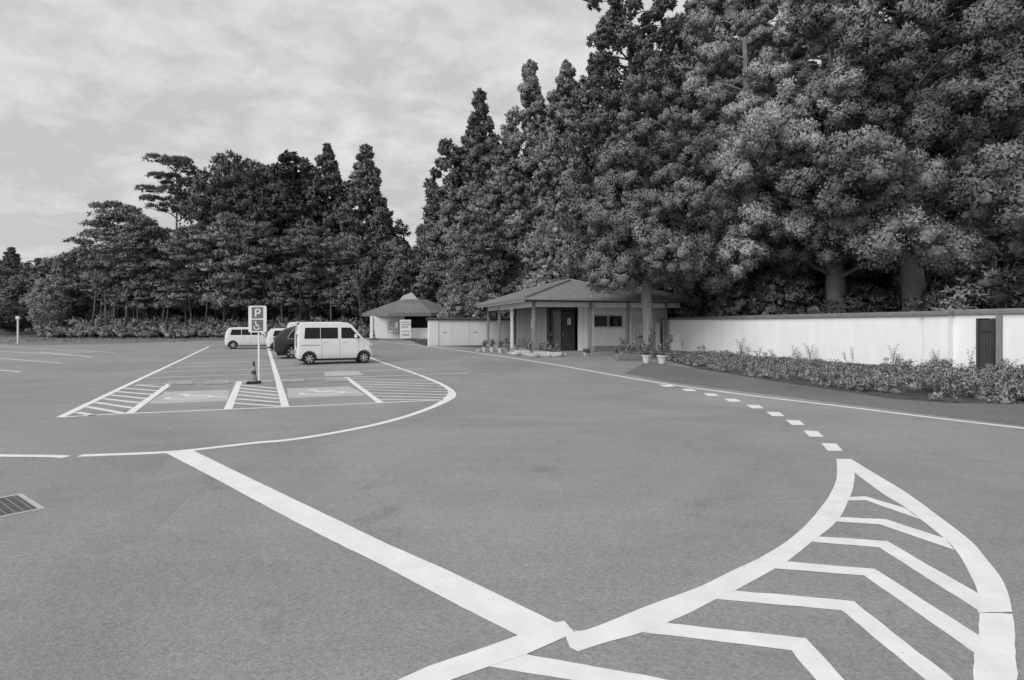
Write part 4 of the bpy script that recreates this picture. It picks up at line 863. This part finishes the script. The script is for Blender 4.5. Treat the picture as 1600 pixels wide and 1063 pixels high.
# ---- tall cedars behind the right-hand wall
T('near_a', 1303, 31, None, 'big cedar with puffy low boughs and a thick pale trunk behind the wall', H=25, name='cedar_tree', rz=0.4)
T('near_b', 1424, 28.5, None, 'big cedar with a thick bare trunk standing behind the wall left of the plank gate', H=27, name='cedar_tree', rz=2.2)
T('near_a', 1165, 39, None, 'broad cedar whose pale puffy boughs fill the gap right of the timber building', H=26, name='cedar_tree', rz=3.7)
T('near_c', 1013, 32.2, 95, 'cedar whose trunk stands in front of the timber building beside the wall end', name='cedar_tree', rz=5.1)
T('open_cedar', 985, 44, None, 'tall dark cedar with sky showing through its top, behind the timber building', H=31, name='cedar_tree', rz=1.0, wx=1.05)
T('near_b', 1225, 46, None, 'tall cedar filling the top of the picture behind the pale boughs', H=30, name='cedar_tree', rz=0.3)
T('mid_a', 1090, 49, None, 'narrow dark cedar between the open-topped cedar and the broad pale cedar', H=28, name='cedar_tree', rz=0.8)
T('mid_b', 1120, 52, None, 'very tall cedar whose top fills the sky gap over the broad pale cedar', H=37, name='cedar_tree', rz=2.4)
T('mid_a', 1065, 54, 20, 'tall dark cedar tip between the open-topped cedar and the top centre gap', name='cedar_tree', rz=4.1)
T('mid_b', 955, 55, 175, 'dark cedar right behind the apex of the timber building roof', name='cedar_tree', rz=2.9)
T('layer_tree', 1545, 33, None, 'layered broadleaf tree reaching over the wall at the top right corner', H=23, name='broadleaf_tree', rz=1.7)
T('layer_tree', 1660, 30, None, 'layered broadleaf tree cut by the right edge of the picture', H=21, name='broadleaf_tree', rz=4.0)
T('near_b', 1500, 45, None, 'dark cedar standing back between the thick bare trunk and the right corner', H=31, name='cedar_tree', rz=4.4)
T('near_b', 1370, 47, None, 'dark cedar standing back between the two thick trunks behind the wall', H=31, name='cedar_tree', rz=1.4)
T('near_c', 1396, 37, None, 'slim leaning cedar trunk just left of the thick bare trunk', H=20, name='cedar_tree', rz=1.4)
# ---- wooded slope in the middle
T('mid_a', 828, 63, 92, 'pointed cedar with the highest tip of the middle group', name='cedar_tree', rz=0.5)
T('mid_b', 884, 61, 95, 'cedar with a rounded tip right of the pointed cedar', name='cedar_tree', rz=1.9)
T('far_b', 749, 80, 139, 'slim cedar with a thin open tip, second from the left in the middle group', name='cedar_tree', rz=4.4)
T('mid_b', 748, 80, 180, 'bushy cedar wrapped round the foot of the slim open-tipped cedar', name='cedar_tree', rz=2.6)
T('far_a', 704, 79, 215, 'slim cedar at the left edge of the middle group, beside the open sky', name='cedar_tree', rz=3.3)
T('mid_a', 796, 60, 190, 'cedar below and left of the pointed cedar', name='cedar_tree', rz=5.5)
T('mid_b', 930, 58, 150, 'cedar between the rounded-tip cedar and the open-topped dark cedar', name='cedar_tree', rz=0.1)
T('mid_a', 868, 58, 235, 'full cedar above the pale bushes behind the timber building', name='cedar_tree', rz=3.9)
T('pale_round', 722, 76, 292, 'pale feathery tree low at the left of the middle group', name='broadleaf_tree', rz=0.2, wx=1.0)
T('pine_b', 762, 57, 335, 'low layered tree right of the pale feathery tree above the panel wall', name='pine_tree', rz=0.9, wx=1.0)
T('pale_round', 893, 54, 332, 'pale round tree rising right over the timber building roof', name='broadleaf_tree', rz=1.2, wx=0.8)
T('pale_round', 858, 54, 400, 'low pale bushy tree directly above the left slope of the timber roof', name='broadleaf_tree', rz=2.2, wx=1.0)
T('round_b', 712, 76, 385, 'dark bushy tree behind the right side of the hut roof', name='broadleaf_tree', rz=2.0)
T('round_b', 785, 58, 372, 'dark bushy tree above the right end of the panel wall', name='broadleaf_tree', rz=0.7)
T('bush_tree', 778, 57, 430, 'low leafy bush just over the panel wall coping', name='shrub', rz=0.7)
T('bush_tree', 735, 54, 440, 'leafy bush over the middle of the panel wall', name='shrub', rz=1.7)
T('round_b', 655, 74, 372, 'dark low tree behind the hut, under the gap of open sky', name='broadleaf_tree', rz=0.3)
# ---- bushes behind the right wall
T('bush_tree', 1115, 36.3, 418, 'leafy bush right of the timber building, over the far end of the long wall', name='shrub', rz=0.2)
T('bush_tree', 1188, 33.2, 408, 'large leafy bush behind the wall left of the thick pale trunk', name='shrub', rz=1.2)
T('shrub', 1355, 32, 445, 'low dark shrub between the two thick trunks behind the wall', name='shrub', rz=2.0, wx=1.3)
T('shrub', 1490, 30, 440, 'low shrub right of the second thick trunk behind the wall', name='shrub', rz=2.6, wx=1.4)
T('shrub', 1570, 26, 420, 'pale-topped shrub over the plank gate at the right edge', name='shrub', rz=3.0, wx=1.3)
T('shrub', 1250, 34, 460, 'low shrub in the shade left of the thick pale trunk', name='shrub', rz=4.0, wx=1.2)
# ---- wood beyond the left side of the lot
T('pine_top', 276, 76, 240, 'flat-topped pine standing above the rest of the left wood', name='pine_tree', rz=0.6)
T('round_a', 386, 78, 247, 'round dark tree top right of the flat-topped pine', name='broadleaf_tree', rz=0.5, wx=0.85)
T('far_a', 447, 80, 233, 'dark tree with an open crown left of the two pointed cedars', name='cedar_tree', rz=1.5, wx=1.25)
T('far_b', 512, 80, 224, 'pointed dark cedar, left one of the pair in the left wood', name='cedar_tree', rz=2.5)
T('far_b', 573, 79, 225, 'pointed dark cedar, right one of the pair, at the right end of the left wood', name='cedar_tree', rz=0.9)
T('far_b', 603, 80, 330, 'short dark cedar filling the foot of the right pointed cedar', name='cedar_tree', rz=4.9)
T('far_a', 480, 83, 245, 'dark cedar set back between the open crown and the left pointed cedar', name='cedar_tree', rz=3.9)
T('round_a', 415, 84, 255, 'dark round tree set back between the round top and the open crown', name='broadleaf_tree', rz=2.9, wx=0.8)
T('round_a', 318, 80, 352, 'dark round tree in the dip between the flat-topped pine and the round top', name='broadleaf_tree', rz=3.9, wx=0.8)
T('pine_a', 178, 72, 312, 'layered pine at the left shoulder of the left wood', name='pine_tree', rz=0.1)
T('pine_b', 232, 71, 335, 'layered pine directly below the flat-topped pine', name='pine_tree', rz=0.7)
T('pine_a', 290, 70, 352, 'layered pine with drooping pads right of the flat-topped pine trunk', name='pine_tree', rz=1.7)
T('pine_b', 352, 70, 335, 'layered pine in front of the round tree top', name='pine_tree', rz=2.7)
T('pine_a', 415, 70.5, 345, 'layered pine straight above the parking sign', name='pine_tree', rz=3.7)
T('pine_b', 476, 71, 350, 'layered pine above the dark hatchback', name='pine_tree', rz=4.7)
T('pine_a', 535, 72, 365, 'layered pine above the white kei van', name='pine_tree', rz=5.7)
T('round_b', 590, 73, 378, 'low bushy tree left of the hut roof', name='broadleaf_tree', rz=0.7, wx=1.0)
T('round_b', 630, 76, 380, 'low bushy tree behind the hut roof vent', name='broadleaf_tree', rz=1.7, wx=1.0)
T('round_b', 112, 75, 392, 'bushy tree at the low left end of the left wood', name='broadleaf_tree', rz=2.7, wx=1.0)
T('round_b', 145, 78, 380, 'bushy tree left of the left shoulder pine', name='broadleaf_tree', rz=3.7, wx=1.0)
T('pale_round', 75, 70, 430, 'pale climbing shrub mass by the thin marker pole', name='broadleaf_tree', rz=0.7, wx=0.9)
T('far_b', 18, 110, 386, 'far cedar at the left edge of the picture', name='cedar_tree', rz=0.7, wx=1.3)
T('round_b', 50, 100, 412, 'far bushy tree between the left-edge cedars and the low left end of the wood', name='broadleaf_tree', rz=1.1, wx=1.2)
T('round_b', 88, 96, 404, 'far bushy tree over the pale climbing shrub', name='broadleaf_tree', rz=0.2, wx=1.2)
T('far_b', 62, 112, 403, 'far cedar just right of the left-edge cedar', name='cedar_tree', rz=1.7)
T('far_a', 42, 118, 410, 'far thin cedar between the two left-edge cedars', name='cedar_tree', rz=2.7)
T('round_b', 20, 90, 470, 'far low bush behind the marker pole', name='broadleaf_tree', rz=2.1)
# ---- the wood behind: rows that only fill the depth between the trees in front
rnd = random.Random(5)
BG, BGL = 'trees packed in the back of the left wood', 'dark tree packed in the shaded back of the left wood'
for i in range(26):
    px = 120+i*21; t_ = 395 if px < 200 else (360 if px < 610 else 395)
    T(rnd.choice(['round_b', 'pine_a', 'far_b', 'pine_b']), px, 84+rnd.uniform(-3, 5), t_+rnd.uniform(-8, 18), BGL, BG, rz=rnd.uniform(0, 6))
for i in range(14):
    T('far_b', -120+i*26, 128+rnd.uniform(-4, 6), 432+rnd.uniform(-8, 8), 'small tree in the faint row beyond the far left of the lot', 'faint far left tree row', rz=rnd.uniform(0, 6), wx=1.3)
for i in range(9):
    T('round_b', 700+i*20, (78 if i < 3 else 64)+rnd.uniform(-2, 4), 392+rnd.uniform(-25, 15), 'dark low tree filling the shade under the middle cedars', 'low trees under the middle cedars', rz=rnd.uniform(0, 6))
for i in range(13):
    T(rnd.choice(['mid_b', 'near_b', 'mid_a']), 900+i*66, 56+rnd.uniform(-2, 5), None, 'dark cedar in the shaded back of the wood behind the long wall', 'cedars at the back behind the long wall', rz=rnd.uniform(0, 6), H=27+rnd.uniform(-2, 3) if i > 1 else 16)
for i in range(20):
    T('round_b', 1030+i*38, 43+rnd.uniform(-3, 5), None, 'dark undergrowth tree in the deep shade behind the long wall', 'undergrowth behind the long wall', rz=rnd.uniform(0, 6), H=rnd.uniform(6, 8.5))

for i in range(30):
    T('shrub', 95+i*18, 76+rnd.uniform(-2, 3), None, 'dark bush in the shade between the trunks of the left wood', 'bushes between the trunks of the left wood', rz=rnd.uniform(0, 6), H=rnd.uniform(3.5, 6), name='shrub')
# ---- bare stems under the left pines
stem_b = MB(); stem_b.tube([(0, 0, -0.1), (0.08, 0, 3), (0.02, 0.1, 6.5)], [0.13, 0.10, 0.06], 6); st0 = None
for i, px in enumerate([158, 168, 193, 211, 219, 251, 258, 303, 318, 352, 361, 441, 470, 520, 566, 142]):
    if st0 is None: o = stem_b.build('bare_trunk', M_['barkpale'], None, smooth='all'); st0 = o
    else: o = copy_tree(st0)
    o.location = AT(px, 68.6+rnd.uniform(-0.6, 2)); o.rotation_euler = (0, R(rnd.uniform(-9, 10)), rnd.uniform(0, 6)); o.scale = (rnd.uniform(0.7, 1.5),)*2+(rnd.uniform(0.6, 1.3),)
    tag(o, 'slender bare trunk rising from the undergrowth below the left pines', 'tree trunk', 'slender trunks at the edge of the left wood')

# ================================================================== UNDERGROWTH AND HEDGE
def plant_mass(name, pts, rad, sq, nl, ls, mat_, label, seed=3, core=0.6, up=0.7, wid=0.55, cat='plants', spread=0.5):
    rng = np.random.default_rng(seed); me = leaf_mesh(name, pts, rad, sq, nl, ls, rng, core=core, up=up, flat=0.55, wid=wid, spread=spread); me.materials.append(M_[mat_])
    return tag(link(bpy.data.objects.new(name, me)), label, cat, kind='stuff')
rng = np.random.default_rng(9)
# bank of broad-leaved plants along the edge of the left wood
pts, rd = [], []
for i in range(620):
    px = rng.uniform(60, 600); d = rng.uniform(0, 1); Z = 66.6 + 4.0*d + (1.2 if px < 110 else 0); g_ = AT(px, Z)
    pts.append((g_.x, g_.y, 0.35+1.9*d*rng.uniform(0.5, 1.1))); rd.append(rng.uniform(0.35, 0.75))
plant_mass('undergrowth', pts, rd, 0.8, 34, 0.26, 'bush', 'bank of broad-leaved undergrowth along the foot of the left wood', 3)
# weeds in front of the long wall
fr = [G(x, y) for x, y in [(1028, 560), (1060, 569), (1100, 578), (1200, 595), (1300, 610), (1400, 625), (1480, 631), (1600, 634), (1700, 638)]]
def walladj(t): p = wa.lerp(wb, min(t, 1.0)) if t <= 1 else wb + (wb-wa)*(t-1); return p
pts, rd = [], []; seg = len(fr)-1
wdir = (wb-wa).normalized()
for i in range(3600):
    u = rng.random()*seg; k = int(u); a = fr[k].lerp(fr[k+1], u-k)
    t = (a-wa).dot(wdir)/(wb-wa).length; b_ = wa+(wb-wa)*t + Vector((wdir.y, -wdir.x, 0))*0.0
    v = rng.random(); q_ = a.lerp(b_, 0.06+0.86*v); 
    if v < 0.30 and rng.random() < 0.55+0.45*math.sin(q_.y*2.3+q_.x*1.7): continue
    if rng.random() < 0.28*(1+math.sin(q_.y*3.1-q_.x*2.2)): continue
    big_ = 0.20+0.35*max(0, min(1, (t-0.93)*5)); hgt = 0.03+big_*math.sin(math.pi*min(1, 0.08+0.6*v))*rng.uniform(0.25, 1.0)*(0.75+0.35*math.sin(q_.y*1.3)+0.2*math.sin(q_.y*4.1+q_.x*3))
    if rng.random() < 0.03: hgt += 0.3
    pts.append((q_.x, q_.y, hgt)); rd.append(rng.uniform(0.09, 0.21))
hedge = plant_mass('weed_bed', pts, rd, 0.9, 52, 0.06, 'weed', 'bed of leafy weeds along the foot of the long white wall', 4, core=0.3)
under = [((p[0]), p[1], 0.03) for p in pts[::4]]
plant_mass('ground_cover', under, [0.25]*len(under), 0.5, 26, 0.08, 'bush', 'low dark ground cover between the weeds by the long wall', 5)
def sprig(h, seed, mname='weed', n=22, leafl=0.09):
    r_ = np.random.default_rng(seed); mb = MB()
    for s_ in range(3):
        ax = r_.uniform(-.12, .12); ay = r_.uniform(-.12, .12); mb.tube([(0, 0, 0), (ax*0.5, ay*0.5, h*0.6), (ax*1.5, ay*1.5, h*(0.8+0.1*s_))], [0.008, 0.006, 0.003], 4)
        for k in range(n):
            t = 0.25+0.75*k/n; c = Vector((ax*1.5*t, ay*1.5*t, h*(0.8+0.1*s_)*t)); a = k*2.4; l = leafl*r_.uniform(0.7, 1.4)
            d = Vector((math.cos(a), math.sin(a), 0.35)).normalized(); w = d.cross(Vector((0, 0, 1))).normalized()*l*0.28
            mb.add([c, c+d*l*0.5+w, c+d*l, c+d*l*0.5-w], [(0, 1, 2, 3)])
    return mb
sp0 = sprig(0.95, 1).build('tall_weed', M_['weed'], None, recalc=False); first = True
for i, (px, f_) in enumerate([(1074, .9), (1110, .85), (1166, .9), (1197, .8), (1247, .9), (1275, .85), (1330, .85), (1405, .8), (1412, .6), (1463, .9), (1476, .7), (1500, .5), (1530, .5), (1575, .5), (1592, .3), (1350, .5), (1225, .5)]):
    o = sp0 if first else copy_tree(sp0); first = False
    # on the bed, close to the wall
    k = (px-CX)/F; t = (k*wa.y-wa.x)/(wdir.x-k*wdir.y); p = wa+wdir*t; q_ = p.lerp(Vector((p.x-1.2, p.y-1.0, 0)), 1-f_); o.location = (q_.x-0.25, q_.y-0.2, 0.25)
    o.rotation_euler = (0, 0, i*1.3); o.scale = (0.7+0.35*(i % 3),)*2+([0.75, 0.45, 0.9, 0.5, 0.6][i % 5],)
    where = ['nearest the white round pots', 'below the far bushy shrub', 'below the large leafy bush', 'below the right side of the large leafy bush', 'left of the thick pale trunk', 'just left of the thick pale trunk', 'just right of the thick pale trunk', 'left of the second thick trunk', 'left of the second thick trunk, standing forward', 'touching the left edge of the pier', 'touching the right edge of the pier', 'midway from the pier to the gate', 'at the left gate post', 'just right of the gate', 'at the right edge of the picture', 'midway between the two thick trunks', 'between leafy bush and thick pale trunk'][i]
    tag(o, 'weed shoot against the white wall, ' + where, 'weed', 'tall weed shoots along the long wall')
# grass tufts and litter on the verge
rng = np.random.default_rng(15); pts = []
for i in range(700):
    px = rng.uniform(-60, 600); Z = rng.uniform(62.6, 68) if px > 300 else rng.uniform(50.5, 67); 
    if px > 40 and px <= 300: Z = rng.uniform(54, 67)
    g_ = AT(px, Z); pts.append((g_.x, g_.y, 0.0))
plant_mass('verge_grass', pts, [0.3]*len(pts), 0.35, 14, 0.16, 'weed', 'rough grass and litter on the verge beyond the parking lot', 6, core=0, up=1.5, wid=0.2)

# ================================================================== POTS, STONES AND PLANTS BY THE BUILDING
def pot_plant(pos, kind, s_, plant, label, seed, flowers=False):
    o = empty('potted_plant', pos); tag(o, label, 'potted plant', 'pots and planters by the timber building')
    if kind == 'trough': MB().bbox(-0.38*s_, 0.38*s_, -0.13*s_, 0.13*s_, 0, 0.22*s_, 0.02).build('planter', M_['potwhite'], o)
    elif kind == 'darktrough': MB().bbox(-0.45*s_, 0.45*s_, -0.16*s_, 0.16*s_, 0, 0.22*s_, 0.02).build('planter', M_['potgrey'], o)
    else:
        MB().lathe([(0.001, 0), (0.10*s_, 0), (0.15*s_, 0.24*s_), (0.18*s_, 0.25*s_), (0.18*s_, 0.29*s_), (0.15*s_, 0.29*s_), (0.14*s_, 0.25*s_), (0.001, 0.25*s_)], n=18).build('pot', M_[kind], o, smooth=True)
    r_ = np.random.default_rng(seed); w = 0.34 if 'trough' in kind else 0.12; C = [(r_.uniform(-w, w)*s_, r_.uniform(-.08, .08)*s_, s_*(0.3+r_.uniform(0, plant))) for _ in range(16)]
    me = leaf_mesh('foliage', C, [0.09*s_]*16, 1.0, 34, 0.07, r_, core=0.5, up=0.6, wid=0.5); me.materials.append(M_['weed' if seed % 3 else 'bush']); parent(link(bpy.data.objects.new('foliage', me)), o)
    if flowers:
        fm = MB()
        for c in C[::2]: fm.lathe([(0.001, 0.02), (0.035, 0.03), (0.001, -0.01)], (c[0], c[1]-0.05, c[2]+0.08*s_), 6)
        tag(fm.build('flowers', M_['flower'], o), kind='stuff')
    return o
pl = [(G(1010, 567.5), 'potwhite', 1.25, 0.35, 'white round flower pot left of two near the end of the long wall'), (G(1034, 568.5), 'potwhite', 1.3, 0.3, 'white round flower pot right of two near the end of the long wall'),
      (G(981, 563), 'darktrough', 1.35, 0.45, 'dark trough of leafy plants left of the two white round pots'), (G(1000, 560.5), 'potgrey', 1.2, 0.8, 'tall leafy pot in front of the cedar trunk'), (G(1018, 560), 'potgrey', 1.2, 1.0, 'taller leafy pot right of the cedar trunk'),
      (G(972, 559), 'potclay', 1.1, 0.6, 'clay pot of leaves behind the dark trough'), (G(757, 549.5), 'potwhite', 0.95, 0.35, 'leftmost white pot by the far post of the timber building'), (G(769, 550.2), 'potwhite', 1.0, 0.45, 'second white pot from the left by the timber building'),
      (G(782, 552), 'potwhite', 1.0, 0.4, 'third white pot from the left, in front of the second far post'), (G(792, 552.5), 'potclay', 1.1, 0.5, 'clay pot between the third white pot and the white column'),
      (G(816, 555), 'trough', 1.15, 0.5, 'white trough of flowers left of the corner post'), (G(846, 556.5), 'trough', 1.1, 0.35, 'white trough of leaves right of the corner post'), (G(866, 557), 'trough', 1.0, 0.3, 'white trough before the dark doorway'),
      (G(860, 552), 'potgrey', 1.1, 0.9, 'tall leafy pot left of the dark door'), (G(829, 553.5), 'potgrey', 1.0, 0.5, 'grey pot of leaves at the foot of the corner post'), (G(914, 556), 'potwhite', 0.6, 0.25, 'small pot left of the post by the window'), (G(918.5, 557), 'potclay', 0.65, 0.25, 'small clay pot right below the post by the window'),
      (G(1046, 563), 'potgrey', 1.2, 0.7, 'leafy pot against the near end of the long wall'), (G(963, 561), 'potgrey', 0.9, 0.4, 'grey pot at the left end of the planted corner')]
for i, (p, kd, s_, pt_, lb) in enumerate(pl):
    o = pot_plant(p, kd, s_, pt_, lb, 200+i, flowers=i in (0, 1, 7, 8, 10, 11)); o.location.z = 0.004; o.rotation_euler.z = brz
sb = MB(); bm = bmesh.new(); bmesh.ops.create_icosphere(bm, subdivisions=2, radius=1.0); rs_ = random.Random(4)
for v in bm.verts: v.co *= rs_.uniform(0.85, 1.12); v.co.z = max(v.co.z, -0.35)
bm.verts.index_update(); sb.add([v.co[:] for v in bm.verts], [[v.index for v in f.verts] for f in bm.faces]); bm.free()
stn = sb.build('garden_stone', M_['stone'], None, smooth='all'); fs = True
for i, (px, py, s_) in enumerate([(806, 555.5, .22), (826, 557.5, .2), (835, 558.5, .26), (856, 558, .18), (874, 557, .2), (882, 556.5, .15), (748, 550, .16), (799, 554.5, .2)]):
    o = stn if fs else copy_tree(stn); fs = False; g_ = G(px, py); o.location = (g_.x, g_.y, s_*0.25); o.scale = (s_*1.3, s_, s_*0.75); o.rotation_euler = (0, 0, i*1.7)
    tag(o, 'pale rounded stone lying among the pots before the timber building', 'stone', 'garden stones among the flower pots')
